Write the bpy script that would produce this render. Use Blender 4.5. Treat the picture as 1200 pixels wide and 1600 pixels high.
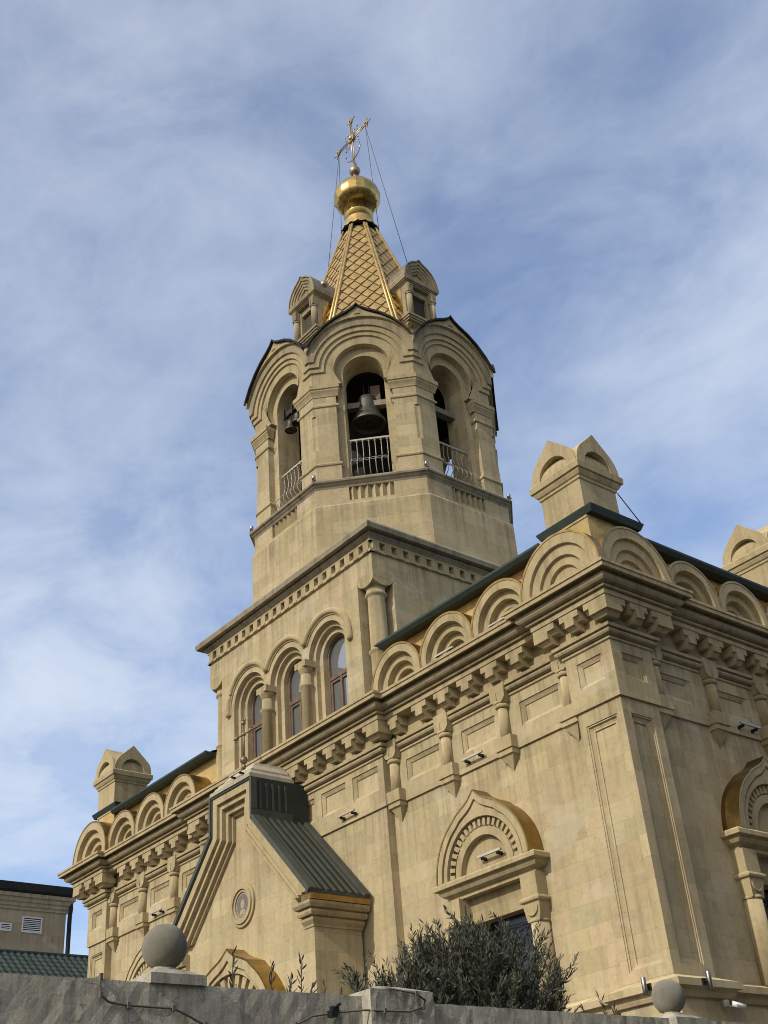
import bpy, bmesh, math, random
from mathutils import Matrix, Vector
from math import sin, cos, tan, pi, radians, sqrt, atan2
random.seed(7)
for o in list(bpy.data.objects): bpy.data.objects.remove(o)
S = bpy.context.scene
COL = S.collection
# ------------------------------------------------------------------ camera, sky, sun, exposure
cam = bpy.data.cameras.new('camera'); camo = bpy.data.objects.new('camera', cam); COL.objects.link(camo)
S.camera = camo
cam.sensor_fit = 'VERTICAL'; cam.sensor_height = 24.0; cam.lens = 1839.94/1600*24.0
cam.clip_start = 0.1; cam.clip_end = 3000
RX = Vector((0.61886227, 0.78197491, -0.07432862)); UP = Vector((0.4549543, -0.27969286, 0.84545165)); FW = Vector((-0.64033279, 0.55703425, 0.52885421))
M = Matrix.Identity(4)
for i in range(3): M[i][0] = RX[i]; M[i][1] = UP[i]; M[i][2] = -FW[i]
M.translation = Vector((11.26282363, -14.73934698, 0.0)); camo.matrix_world = M
SUN_EL, SUN_AZ = 33.0, -4.0            # azimuth: degrees west of the facade normal
S.view_settings.view_transform = 'Standard'; S.view_settings.look = 'None'
try: S.cycles.filter_width = 1.0
except Exception: pass
S.view_settings.exposure = 0.0; S.view_settings.gamma = 1.0
sd = Vector((-sin(radians(SUN_AZ))*cos(radians(SUN_EL)), -cos(radians(SUN_AZ))*cos(radians(SUN_EL)), sin(radians(SUN_EL))))
sun = bpy.data.lights.new('sun', 'SUN'); suno = bpy.data.objects.new('sun', sun); COL.objects.link(suno)
sun.energy = 3.4; sun.angle = radians(0.6); sun.color = (1.0, 0.94, 0.83)
suno.rotation_euler = sd.to_track_quat('Z', 'Y').to_euler(); suno.location = (0, -40, 40)

W = bpy.data.worlds.new('World'); S.world = W; W.use_nodes = True
def NT(nt):
    N = nt.nodes; L = nt.links
    def n(t, **k):
        x = N.new(t)
        for a, b in k.items():
            if a == 'i':
                for q, v in b.items():
                    if isinstance(v, bpy.types.NodeSocket): L.new(v, x.inputs[q])
                    else: x.inputs[q].default_value = v
            else: setattr(x, a, b)
        return x
    def math_(op, a, b=None, c=None):
        x = N.new('ShaderNodeMath'); x.operation = op
        for i, v in enumerate((a, b, c)):
            if v is None: continue
            if isinstance(v, bpy.types.NodeSocket): L.new(v, x.inputs[i])
            else: x.inputs[i].default_value = v
        return x.outputs[0]
    def mix(f, a, b, bt='MIX'):
        x = N.new('ShaderNodeMix'); x.data_type = 'RGBA'; x.blend_type = bt
        for i, v in ((0, f), (6, a), (7, b)):
            if isinstance(v, bpy.types.NodeSocket): L.new(v, x.inputs[i])
            elif i == 0: x.inputs[0].default_value = v
            else: x.inputs[i].default_value = (*v, 1) if len(v) == 3 else v
        return x.outputs[2]
    def ramp(f, stops):
        x = N.new('ShaderNodeValToRGB'); L.new(f, x.inputs[0])
        e = x.color_ramp.elements
        while len(e) < len(stops): e.new(0.5)
        for q, (p, c) in zip(e, stops):
            q.position = p; q.color = (c, c, c, 1) if not hasattr(c, '__len__') else (*c, 1)
        return x.outputs[0]
    return N, L, n, math_, mix, ramp
def build_world():
    N, L, n, mt, mix, ramp = NT(W.node_tree)
    N.clear()
    out = n('ShaderNodeOutputWorld'); bg = n('ShaderNodeBackground'); L.new(bg.outputs[0], out.inputs[0])
    sky = n('ShaderNodeTexSky', sky_type='NISHITA', sun_disc=False, sun_elevation=radians(SUN_EL), sun_rotation=radians(180+SUN_AZ), air_density=1.0, dust_density=0.6, ozone_density=2.0)
    tc = n('ShaderNodeTexCoord'); sep = n('ShaderNodeSeparateXYZ', i={0: tc.outputs['Generated']})
    zz = mt('MAXIMUM', sep.outputs[2], 0.02); zz = mt('ADD', zz, 0.12)
    px = mt('DIVIDE', sep.outputs[0], zz); py = mt('DIVIDE', sep.outputs[1], zz)
    cv = n('ShaderNodeCombineXYZ', i={0: px, 1: py, 2: 0.0})
    def cloud(scale, stretch, rot, loc, det, rough, dist, lo, hi):
        m = n('ShaderNodeMapping', i={0: cv.outputs[0], 'Location': loc, 'Rotation': (0, 0, rot), 'Scale': (scale, scale*stretch, 1)})
        t = n('ShaderNodeTexNoise', i={0: m.outputs[0], 'Scale': 1.0, 'Detail': det, 'Roughness': rough, 'Distortion': dist})
        return ramp(t.outputs[0], [(lo, 0.0), (hi, 1.0)])
    big = cloud(1.0, 1.6, radians(30), (0.35, 0.9, 0), 4, 0.5, 0.30, 0.36, 0.74)
    mid = cloud(2.8, 1.35, radians(-25), (3.1, 0.4, 0), 8, 0.60, 0.5, 0.38, 0.74)
    fine = cloud(9.0, 1.15, radians(-35), (0.2, 0.7, 0), 8, 0.62, 0.5, 0.32, 0.82)
    a = mt('MULTIPLY', big, 0.30); b = mt('MULTIPLY', mid, 0.32)
    s = mt('ADD', a, b)
    s = mt('ADD', s, mt('MULTIPLY', mt('MULTIPLY', fine, mt('ADD', s, 0.22)), 0.50))
    # the brighter bank low in the north-west, and the thinner veil to the north
    def bank(d, k, amt):
        d = Vector(d).normalized()
        dp = n('ShaderNodeVectorMath', operation='DOT_PRODUCT', i={0: tc.outputs['Generated'], 1: tuple(d)})
        e = mt('POWER', mt('MAXIMUM', dp.outputs['Value'], 0.0), k)
        return mt('MULTIPLY', mt('MULTIPLY', e, amt), mt('ADD', 0.22, mt('MULTIPLY', mid, 1.1)))
    for d, k, amt in BANKS: s = mt('ADD', s, bank(d, k, amt))
    s = mt('SUBTRACT', 1.0, mt('POWER', 2.71828, mt('MULTIPLY', mt('ADD', s, 0.06), -1.25)))
    hz = mt('POWER', mt('SUBTRACT', 1.0, mt('MAXIMUM', sep.outputs[2], 0.0)), 4.0)
    s = mt('MAXIMUM', s, mt('MULTIPLY', hz, 0.55))
    base = mix(1.0, sky.outputs[0], SKY_TINT, 'MULTIPLY')
    col = mix(s, base, CLOUD)
    # thin bright veil round the sun, behind the camera
    dp = n('ShaderNodeVectorMath', operation='DOT_PRODUCT', i={0: tc.outputs['Generated'], 1: tuple(sd)})
    gl = mt('POWER', mt('MULTIPLY', mt('ADD', dp.outputs['Value'], 1.0), 0.5), 7.0)
    col = mix(mt('MINIMUM', gl, 1.0), col, VEIL)
    L.new(col, bg.inputs[0]); bg.inputs[1].default_value = 0.10
def dirpx(x, y):
    return RX*((x-600)/1839.94) + UP*(-(y-800)/1839.94) + FW
BANKS = [(dirpx(120, 1040), 120, 0.85), (dirpx(40, 1150), 220, 0.5), (dirpx(230, 200), 360, 0.32), (dirpx(1180, 450), 170, 0.42), (dirpx(700, 90), 260, 0.12), (dirpx(1000, 560), 300, 0.2)]
SKY_TINT = (1.52, 1.66, 1.90); CLOUD = (7.2, 8.0, 9.3); VEIL = (18.5, 16.4, 13.6)
build_world()

# ------------------------------------------------------------------ materials
def newmat(name):
    m = bpy.data.materials.new(name); m.use_nodes = True
    return m, m.node_tree.nodes['Principled BSDF'], NT(m.node_tree)
def stone(name, c1, c2, bw=0.62, bh=0.36, blocks=True, grime=0.38, bump=0.5, mort=0.72):
    m, P, (N, L, n, mt, mix, ramp) = newmat(name)
    g = n('ShaderNodeNewGeometry'); pos = g.outputs['Position']
    nz = n('ShaderNodeTexNoise', i={0: pos, 'Scale': 0.55, 'Detail': 5, 'Roughness': 0.6})
    nf = n('ShaderNodeTexNoise', i={0: pos, 'Scale': 9.0, 'Detail': 8, 'Roughness': 0.7})
    ng = n('ShaderNodeTexNoise', i={0: pos, 'Scale': 70.0, 'Detail': 4, 'Roughness': 0.7})
    mp = n('ShaderNodeMapping', i={0: pos, 'Scale': (3.6, 3.6, 0.20)})
    st = n('ShaderNodeTexNoise', i={0: mp.outputs[0], 'Scale': 1.0, 'Detail': 6, 'Roughness': 0.65})
    if blocks:
        sp = n('ShaderNodeSeparateXYZ', i={0: pos}); sn = n('ShaderNodeSeparateXYZ', i={0: g.outputs['True Normal']})
        u = mt('SUBTRACT', mt('MULTIPLY', sp.outputs[1], sn.outputs[0]), mt('MULTIPLY', sp.outputs[0], sn.outputs[1]))
        uv = n('ShaderNodeCombineXYZ', i={0: u, 1: sp.outputs[2], 2: 0.0})
        br = n('ShaderNodeTexBrick', i={0: uv.outputs[0], 'Color1': (0.15, 0.15, 0.15, 1), 'Color2': (0.85, 0.85, 0.85, 1), 'Mortar': (0.5, 0.5, 0.5, 1), 'Scale': 1.0, 'Mortar Size': 0.004, 'Mortar Smooth': 0.4, 'Bias': 0.0, 'Brick Width': bw, 'Row Height': bh}, offset=0.5, squash=1.0)
        bt = n('ShaderNodeSeparateColor', i={0: br.outputs[0]}).outputs[0]
        t = mt('ADD', mt('MULTIPLY', bt, 0.58), mt('MULTIPLY', nz.outputs[0], 0.55))
        hue = ramp(mt('FRACT', mt('MULTIPLY', bt, 7.3)), [(0.0, (1.02, .985, .93)), (0.35, (.95, .985, .98)), (0.65, (1.05, .985, 1.0)), (1.0, (1.0, 1.02, .92))])
    else:
        t = nz.outputs[0]
    base = mix(ramp(t, [(0.25, 0.0), (0.8, 1.0)]), c1, c2)
    if blocks: base = mix(0.75, base, hue, 'MULTIPLY')
    base = mix(0.8, base, ramp(nf.outputs[0], [(0.25, 0.74), (0.5, 1.0), (0.8, 1.10)]), 'MULTIPLY')
    base = mix(0.5, base, ramp(ng.outputs[0], [(0.3, 0.74), (0.55, 1.05)]), 'MULTIPLY')
    base = mix(grime, base, ramp(st.outputs[0], [(0.32, 0.42), (0.52, 1.0)]), 'MULTIPLY')
    if blocks:
        # rain streaks washed down from the ledges
        m5 = n('ShaderNodeMapping', i={0: pos, 'Scale': (6.5, 6.5, 0.16)})
        s5 = n('ShaderNodeTexNoise', i={0: m5.outputs[0], 'Scale': 1.0, 'Detail': 7, 'Roughness': 0.7})
        pz = n('ShaderNodeSeparateXYZ', i={0: pos}).outputs[2]; acc = None
        for zl, ln in ((7.80, 1.7), (8.86, 0.6), (13.96, 1.5), (16.40, 1.3), (19.70, 1.2), (12.36, 0.8), (3.23, 0.0001)):
            dd = mt('SUBTRACT', zl, pz); q = mt('MULTIPLY', mt('GREATER_THAN', dd, 0.0), mt('MAXIMUM', mt('SUBTRACT', 1.0, mt('DIVIDE', dd, ln)), 0.0))
            acc = q if acc is None else mt('MAXIMUM', acc, q)
        stn = mt('MULTIPLY', acc, ramp(s5.outputs[0], [(0.46, 0.0), (0.66, 1.0)]))
        base = mix(mt('MULTIPLY', stn, 0.75), base, mix(1.0, base, (0.50, 0.47, 0.44), 'MULTIPLY'))
        # pale repaired patches
        rp = n('ShaderNodeTexNoise', i={0: n('ShaderNodeMapping', i={0: pos, 'Scale': (0.9, 0.9, 1.4)}).outputs[0], 'Scale': 1.0, 'Detail': 3, 'Roughness': 0.5})
        base = mix(mt('MULTIPLY', ramp(rp.outputs[0], [(0.60, 0.0), (0.66, 1.0)]), 0.35), base, (0.56, 0.50, 0.38))
    # pock marks of shelly limestone
    vo = n('ShaderNodeTexVoronoi', i={0: pos, 'Scale': 7.0})
    pk = ramp(vo.outputs['Distance'], [(0.03, 0.55), (0.07, 1.0)])
    base = mix(0.45, base, pk, 'MULTIPLY')
    h = mt('ADD', mt('MULTIPLY', nf.outputs[0], 0.6), mt('MULTIPLY', ng.outputs[0], 0.4))
    if blocks:
        base = mix(mt('MULTIPLY', br.outputs['Fac'], 0.40), base, mix(1.0, base, (mort*0.8, mort*0.78, mort*0.75), 'MULTIPLY'))
        h = mt('SUBTRACT', h, mt('MULTIPLY', br.outputs['Fac'], 0.35))
    L.new(base, P.inputs['Base Color']); P.inputs['Roughness'].default_value = 0.92
    P.inputs['Specular IOR Level'].default_value = 0.15
    try: P.inputs['Diffuse Roughness'].default_value = 0.8
    except Exception: pass
    b = n('ShaderNodeBump', i={'Strength': bump, 'Distance': 0.02, 'Height': h}); L.new(b.outputs[0], P.inputs['Normal'])
    return m
C1, C2 = (0.415, 0.345, 0.208), (0.545, 0.458, 0.290)
MS = stone('limestone_blocks', C1, C2)
MP = stone('limestone_carved', (0.40, 0.325, 0.185), (0.54, 0.445, 0.27), blocks=False, grime=0.5)
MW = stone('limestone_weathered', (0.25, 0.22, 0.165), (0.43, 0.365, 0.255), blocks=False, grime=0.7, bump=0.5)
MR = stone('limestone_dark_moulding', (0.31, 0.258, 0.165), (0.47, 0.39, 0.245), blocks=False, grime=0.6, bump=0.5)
MY = stone('attic_stone_gold_bounce', (0.46, 0.34, 0.15), (0.58, 0.44, 0.21))  # limestone yellowed to carry the light bounced off the gold covers
MF = stone('stone_pale', (0.40, 0.355, 0.27), (0.50, 0.445, 0.34), blocks=False, grime=0.3)
MB2 = stone('building_stone', (0.34, 0.29, 0.20), (0.43, 0.37, 0.26), bw=1.9, bh=0.8, grime=0.2)
MG = stone('granite_ball', (0.18, 0.17, 0.138), (0.27, 0.252, 0.205), blocks=False, grime=0.35, bump=0.4)
def simple(name, col, rough=0.5, metal=0.0, var=0.25, scale=3.0, bump=0.0, spec=0.5, bscale=20):
    m, P, (N, L, n, mt, mix, ramp) = newmat(name)
    g = n('ShaderNodeNewGeometry')
    t = n('ShaderNodeTexNoise', i={0: g.outputs['Position'], 'Scale': scale, 'Detail': 6, 'Roughness': 0.65})
    c = mix(1.0, col, ramp(t.outputs[0], [(0.3, 1-var), (0.7, 1+var*0.6)]), 'MULTIPLY')
    L.new(c, P.inputs['Base Color']); P.inputs['Metallic'].default_value = metal
    L.new(mt('ADD', rough-0.1, mt('MULTIPLY', t.outputs[0], 0.2)), P.inputs['Roughness'])
    P.inputs['Specular IOR Level'].default_value = spec
    if bump:
        t2 = n('ShaderNodeTexNoise', i={0: g.outputs['Position'], 'Scale': bscale, 'Detail': 5})
        b = n('ShaderNodeBump', i={'Strength': bump, 'Distance': 0.02, 'Height': t2.outputs[0]}); L.new(b.outputs[0], P.inputs['Normal'])
    return m
GOLD = simple('gold_sheet', (0.50, 0.345, 0.12), 0.27, 1.0, 0.3, 4.0, 0.12, bscale=6)
GOLDT = simple('gold_tile', (0.42, 0.295, 0.115), 0.45, 0.55, 0.3, 5.0, 0.1, bscale=8)
GOLDD = simple('tile_gap_shade', (0.022, 0.016, 0.008), 0.8, 0.0)  # near-black under the tiles: shadow of the gaps put into the colour
HOODG = simple('tarnished_gold_sheet', (0.34, 0.235, 0.085), 0.30, 1.0, 0.35, 3.0, 0.1, bscale=5)
RIM = simple('brown_gold_sheet', (0.36, 0.23, 0.08), 0.34, 0.9, 0.35, 5.0, 0.1, bscale=6)
BRASS = simple('dull_brass', (0.34, 0.27, 0.18), 0.38, 0.9, 0.3, 8.0)
GREEN = simple('green_roof_metal', (0.028, 0.040, 0.033), 0.55, 0.0, 0.25, 3.0, spec=.25)
GREENL = simple('green_roof_sheet', (0.064, 0.066, 0.052), 0.55, 0.0, 0.25, 3.0, spec=.3)
TILE = simple('green_tile_metal', (0.034, 0.046, 0.037), 0.6, 0.0, 0.4, 2.0, spec=.2)
DARKM = simple('dark_edge_metal', (0.020, 0.020, 0.018), 0.7, 0.0, 0.3, spec=.15)
BRONZE = simple('bell_bronze', (0.085, 0.082, 0.070), 0.5, 0.6, 0.4, 5.0)
IRON = simple('black_iron', (0.015, 0.015, 0.017), 0.5, 0.3)
PAINT = simple('white_painted_iron', (0.34, 0.31, 0.25), 0.5, 0.0, 0.3, 8.0)
WOOD = simple('brown_wood', (0.125, 0.080, 0.052), 0.55, 0.0, 0.35, 6.0)
TIMBER = simple('grey_timber', (0.20, 0.17, 0.13), 0.8, 0.0, 0.35, 6.0)
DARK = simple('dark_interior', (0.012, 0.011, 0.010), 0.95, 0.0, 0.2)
STEEL = simple('brushed_steel', (0.30, 0.28, 0.25), 0.3, 1.0, 0.1)
WHITE = simple('white_plastic', (0.72, 0.72, 0.70), 0.4, 0.0, 0.12)
WIRE = simple('grey_wire', (0.06, 0.06, 0.065), 0.6)
CABLE = simple('grey_cable', (0.14, 0.125, 0.10), 0.8)
ALUM = simple('fixture_grey', (0.42, 0.39, 0.33), 0.45, 0.2, 0.15)
LOUV = simple('vent_white', (0.60, 0.60, 0.56), 0.6, 0.0, 0.1)
MOSA = simple('mosaic', (0.16, 0.14, 0.12), 0.5, 0.0, 0.9, 60.0)
MOSB = simple('mosaic_face', (0.36, 0.28, 0.20), 0.5, 0.0, 0.6, 60.0)
def glassmat():
    m, P, (N, L, n, mt, mix, ramp) = newmat('window_glass')
    P.inputs['Base Color'].default_value = (0.11, 0.12, 0.125, 1); P.inputs['Roughness'].default_value = 0.06
    P.inputs['Specular IOR Level'].default_value = 1.0; P.inputs['Coat Weight'].default_value = 0.6; P.inputs['IOR'].default_value = 2.0
    P.inputs['Coat Roughness'].default_value = 0.03
    g = n('ShaderNodeNewGeometry'); t = n('ShaderNodeTexNoise', i={0: g.outputs['Position'], 'Scale': 1.3, 'Detail': 2})
    b = n('ShaderNodeBump', i={'Strength': 0.06, 'Distance': 0.05, 'Height': t.outputs[0]}); L.new(b.outputs[0], P.inputs['Normal'])
    return m
GLASS = glassmat()
GLASSD = simple('dark_glass', (0.012, 0.014, 0.017), 0.2, 0.0, 0.2, 2.0)
def plaster(name, c, c2):
    m, P, (N, L, n, mt, mix, ramp) = newmat(name)
    g = n('ShaderNodeNewGeometry'); pos = g.outputs['Position']
    a = n('ShaderNodeTexNoise', i={0: pos, 'Scale': 2.2, 'Detail': 8, 'Roughness': 0.65})
    mp = n('ShaderNodeMapping', i={0: pos, 'Scale': (2.0, 6.0, 0.55)})
    s = n('ShaderNodeTexNoise', i={0: mp.outputs[0], 'Scale': 1.6, 'Detail': 7, 'Roughness': 0.7})
    cn = n('ShaderNodeTexNoise', i={0: pos, 'Scale': 1.7, 'Detail': 9, 'Roughness': 0.62, 'Distortion': 0.6})
    cabs = mt('ABSOLUTE', mt('SUBTRACT', cn.outputs[0], 0.5))
    f = n('ShaderNodeTexNoise', i={0: pos, 'Scale': 45.0, 'Detail': 6, 'Roughness': 0.75})
    base = mix(ramp(a.outputs[0], [(0.32, 0.0), (0.68, 1.0)]), c, c2)
    base = mix(0.75, base, ramp(s.outputs[0], [(0.30, 0.35), (0.55, 1.0)]), 'MULTIPLY')
    base = mix(0.6, base, ramp(f.outputs[0], [(0.3, 0.65), (0.62, 1.05)]), 'MULTIPLY')
    crk = ramp(cabs, [(0.0, 0.0), (0.006, 1.0)])
    gate = ramp(n('ShaderNodeTexNoise', i={0: pos, 'Scale': 1.1, 'Detail': 3}).outputs[0], [(0.48, 0.0), (0.60, 1.0)])
    base = mix(mt('MULTIPLY', gate, 0.75), base, mix(1.0, base, mix(crk, (0.3, 0.3, 0.3), (1, 1, 1)), 'MULTIPLY'))
    L.new(base, P.inputs['Base Color']); P.inputs['Roughness'].default_value = 0.95; P.inputs['Specular IOR Level'].default_value = 0.1
    m2 = n('ShaderNodeTexNoise', i={0: pos, 'Scale': 11.0, 'Detail': 10, 'Roughness': 0.72})
    base = mix(0.55, base, ramp(m2.outputs[0], [(0.32, 0.62), (0.55, 1.06)]), 'MULTIPLY')
    L.new(base, P.inputs['Base Color'])
    h = mt('ADD', mt('ADD', mt('MULTIPLY', a.outputs[0], 0.12), mt('MULTIPLY', m2.outputs[0], 1.0)), mt('ADD', mt('MULTIPLY', f.outputs[0], 0.6), mt('MULTIPLY', mt('MULTIPLY', crk, gate), 0.25)))
    b = n('ShaderNodeBump', i={'Strength': 0.6, 'Distance': 0.025, 'Height': h}); L.new(b.outputs[0], P.inputs['Normal'])
    return m
MWALL = plaster('old_grey_render', (0.46, 0.43, 0.345), (0.66, 0.62, 0.50))
MWALLC = plaster('cap_render', (0.38, 0.355, 0.285), (0.54, 0.505, 0.41))
ASPH = simple('asphalt', (0.05, 0.05, 0.05), 0.9, 0, 0.3, 2.0, 0.3, 0.2, 60)
EARTH = simple('courtyard_paving', (0.085, 0.08, 0.068), 0.9, 0, 0.3, 1.0, 0.2, 0.2, 20)
def leafmat(name, c1, c2):
    m, P, (N, L, n, mt, mix, ramp) = newmat(name)
    oi = n('ShaderNodeNewGeometry')
    c = mix(oi.outputs['Random Per Island'], c1, c2)
    L.new(c, P.inputs['Base Color']); P.inputs['Roughness'].default_value = 0.55; P.inputs['Specular IOR Level'].default_value = 0.3
    return m
LEAF = leafmat('willow_like_leaf', (0.022, 0.028, 0.016), (0.105, 0.115, 0.080))
STEM = simple('shrub_stem', (0.06, 0.05, 0.035), 0.9)

# ------------------------------------------------------------------ mesh helpers
class MB:
    """collects shapes in a local frame: u along the face, w outwards, z up"""
    def __init__(s, o=(0, 0, 0), ang=0.0): s.v = []; s.f = []; s.mi = []; s.mats = []; s.sm = []; s.cur = 0; s.smooth = False; s.frame(o, ang)
    def frame(s, o=(0, 0, 0), ang=0.0):
        s.o = o; s.c = cos(radians(ang)); s.n = sin(radians(ang)); return s
    def p(s, u, w, z):
        return (s.o[0]+u*s.c+w*s.n, s.o[1]+u*s.n-w*s.c, s.o[2]+z)
    def add(s, pts, faces):
        b = len(s.v); s.v += [s.p(*q) for q in pts]
        for f in faces: s.f.append([b+i for i in f]); s.mi.append(s.cur); s.sm.append(s.smooth)
    def box(s, u0, u1, w0, w1, z0, z1):
        s.add([(u0, w0, z0), (u1, w0, z0), (u1, w1, z0), (u0, w1, z0), (u0, w0, z1), (u1, w0, z1), (u1, w1, z1), (u0, w1, z1)],
              [(0, 1, 2, 3), (4, 5, 6, 7), (0, 1, 5, 4), (1, 2, 6, 5), (2, 3, 7, 6), (3, 0, 4, 7)])
    def prism(s, poly, w0, w1):            # polygon in (u,z)
        k = len(poly)
        s.add([(u, w0, z) for u, z in poly]+[(u, w1, z) for u, z in poly],
              [tuple(range(k)), tuple(range(k, 2*k))]+[(i, (i+1) % k, k+(i+1) % k, k+i) for i in range(k)])
    def uprism(s, poly, u0, u1):           # polygon in (w,z) pushed along u
        k = len(poly)
        s.add([(u0, w, z) for w, z in poly]+[(u1, w, z) for w, z in poly],
              [tuple(range(k)), tuple(range(k, 2*k))]+[(i, (i+1) % k, k+(i+1) % k, k+i) for i in range(k)])
    def plan(s, poly, z0, z1):             # polygon in (u,w)
        k = len(poly)
        s.add([(u, w, z0) for u, w in poly]+[(u, w, z1) for u, w in poly],
              [tuple(range(k)), tuple(range(k, 2*k))]+[(i, (i+1) % k, k+(i+1) % k, k+i) for i in range(k)])
    def frustum(s, a, z0, b, z1):          # a,b = (u0,u1,w0,w1)
        s.add([(a[0], a[2], z0), (a[1], a[2], z0), (a[1], a[3], z0), (a[0], a[3], z0), (b[0], b[2], z1), (b[1], b[2], z1), (b[1], b[3], z1), (b[0], b[3], z1)],
              [(0, 1, 2, 3), (4, 5, 6, 7), (0, 1, 5, 4), (1, 2, 6, 5), (2, 3, 7, 6), (3, 0, 4, 7)])
    def band(s, A, B, w0, w1):             # between two polylines of equal length in (u,z)
        k = len(A)
        pts = [(u, w0, z) for u, z in A]+[(u, w0, z) for u, z in B]+[(u, w1, z) for u, z in A]+[(u, w1, z) for u, z in B]
        fs = []
        for i in range(k-1):
            j = i+1
            fs += [(i, j, k+j, k+i), (2*k+i, 2*k+j, 3*k+j, 3*k+i), (i, j, 2*k+j, 2*k+i), (k+i, k+j, 3*k+j, 3*k+i)]
        fs += [(0, k, 3*k, 2*k), (k-1, 2*k-1, 4*k-1, 3*k-1)]
        s.add(pts, fs)
    def lathe(s, prof, u, w, seg=24, sm=True):   # prof [(r,z)]
        o = s.smooth; s.smooth = sm
        pts = []; k = len(prof)
        for i in range(seg):
            a = 2*pi*i/seg
            pts += [(u+r*cos(a), w+r*sin(a), z) for r, z in prof]
        fs = []
        for i in range(seg):
            j = (i+1) % seg
            fs += [(i*k+t, j*k+t, j*k+t+1, i*k+t+1) for t in range(k-1)]
        s.add(pts, fs); s.smooth = False
        s.add([(u+prof[0][0]*cos(2*pi*i/seg), w+prof[0][0]*sin(2*pi*i/seg), prof[0][1]) for i in range(seg)], [tuple(range(seg))])
        s.add([(u+prof[-1][0]*cos(2*pi*i/seg), w+prof[-1][0]*sin(2*pi*i/seg), prof[-1][1]) for i in range(seg)], [tuple(range(seg))])
        s.smooth = o
    def sweep(s, prof, path, closed=False, cap=True, mids=None):   # prof [(out,z)] carried along plan path [(x,y)] outwards to the right hand
        k = len(prof); m = len(path); rows = []
        for i in range(m):
            P = Vector(path[i])
            d0 = (P-Vector(path[i-1])).normalized() if (closed or i > 0) else None
            d1 = (Vector(path[(i+1) % m])-P).normalized() if (closed or i < m-1) else None
            if d0 is None: d0 = d1
            if d1 is None: d1 = d0
            n0 = Vector((d0.y, -d0.x)); n1 = Vector((d1.y, -d1.x))
            b = (n0+n1); b = b/(1+n0.dot(n1))
            rows.append([(P.x+b.x*q, P.y+b.y*q, z) for q, z in prof])
        pts = [q for r in rows for q in r]
        # plan path is given in (x,y): convert to (u,w) with w=-y
        pts = [(x, -y, z) for x, y, z in pts]
        fs = []
        for i in range(m if closed else m-1):
            j = (i+1) % m
            for t in range(k-1): fs.append((i*k+t, j*k+t, j*k+t+1, i*k+t+1))
        if mids: nf0 = len(s.f)
        if not closed and cap: fs += [tuple(range(k)), tuple((m-1)*k+t for t in range(k))]
        s.add(pts, fs)
        if mids:
            for q in range((m if closed else m-1)*(k-1)): s.mi[nf0+q] = mids[q % (k-1)]
    def solid_sweep(s, prof, path, closed=False): s.sweep(list(prof)+[prof[0]], path, closed)
    def tube(s, pts, r, seg=6, r1=None):        # pts in local (u,w,z)
        o = s.smooth; s.smooth = True
        P = [Vector(q) for q in pts]; k = len(P); V = []
        for i in range(k):
            t = (P[min(i+1, k-1)]-P[max(i-1, 0)]).normalized()
            a = Vector((0, 0, 1)) if abs(t.z) < 0.9 else Vector((1, 0, 0))
            e = t.cross(a).normalized(); f = t.cross(e)
            rr = r if r1 is None else r+(r1-r)*i/(k-1)
            V += [tuple(P[i]+e*rr*cos(2*pi*j/seg)+f*rr*sin(2*pi*j/seg)) for j in range(seg)]
        fs = [(i*seg+j, i*seg+(j+1) % seg, (i+1)*seg+(j+1) % seg, (i+1)*seg+j) for i in range(k-1) for j in range(seg)]
        fs += [tuple(range(seg)), tuple((k-1)*seg+j for j in range(seg))]
        s.add(V, fs); s.smooth = o
    def face(s, u0, u1, z0, z1, w=0.0, holes=()):   # wall face with recessed panels
        us = sorted({u0, u1}|{x for h in holes for x in h[:2]}); zs = sorted({z0, z1}|{x for h in holes for x in h[2:4]})
        for i in range(len(us)-1):
            for j in range(len(zs)-1):
                cu, cz = (us[i]+us[i+1])/2, (zs[j]+zs[j+1])/2
                if any(h[0] < cu < h[1] and h[2] < cz < h[3] for h in holes): continue
                s.add([(us[i], w, zs[j]), (us[i+1], w, zs[j]), (us[i+1], w, zs[j+1]), (us[i], w, zs[j+1])], [(0, 1, 2, 3)])
        for h in holes:
            a, b, c, d, rings = h
            def rg(r): i, dp = r; return [(a+i, w-dp, c+i), (b-i, w-dp, c+i), (b-i, w-dp, d-i), (a+i, w-dp, d-i)]
            for r0, r1 in zip(rings[:-1], rings[1:]):
                s.add(rg(r0)+rg(r1), [(q, (q+1) % 4, 4+(q+1) % 4, 4+q) for q in range(4)])
            s.add(rg(rings[-1]), [(0, 1, 2, 3)])
    def ball(s, u, w, z, r, seg=16):
        s.lathe([(r*sin(pi*i/10)+1e-4, z-r*cos(pi*i/10)) for i in range(11)], u, w, seg)
    def mesh(s, name, mats, recalc=True, merge=True):
        me = bpy.data.meshes.new(name); me.from_pydata(s.v, [], s.f)
        for m in mats: me.materials.append(m)
        me.polygons.foreach_set('material_index', s.mi); me.polygons.foreach_set('use_smooth', s.sm)
        bm = bmesh.new(); bm.from_mesh(me)
        if merge: bmesh.ops.remove_doubles(bm, verts=bm.verts, dist=1e-5)
        if recalc: bmesh.ops.recalc_face_normals(bm, faces=bm.faces)
        bm.to_mesh(me); bm.free()
        return me
WM = {}
def place(o, parent=None, loc=(0, 0, 0), ang=0.0, scale=1.0):
    COL.objects.link(o) if o.name not in COL.objects else None
    m = Matrix.Translation(loc) @ Matrix.Rotation(radians(ang), 4, 'Z') @ Matrix.Scale(scale, 4)
    if parent is not None:
        o.parent = parent; o.matrix_basis = WM[parent].inverted() @ m
    else: o.matrix_basis = m
    WM[o] = m
    return o
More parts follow.
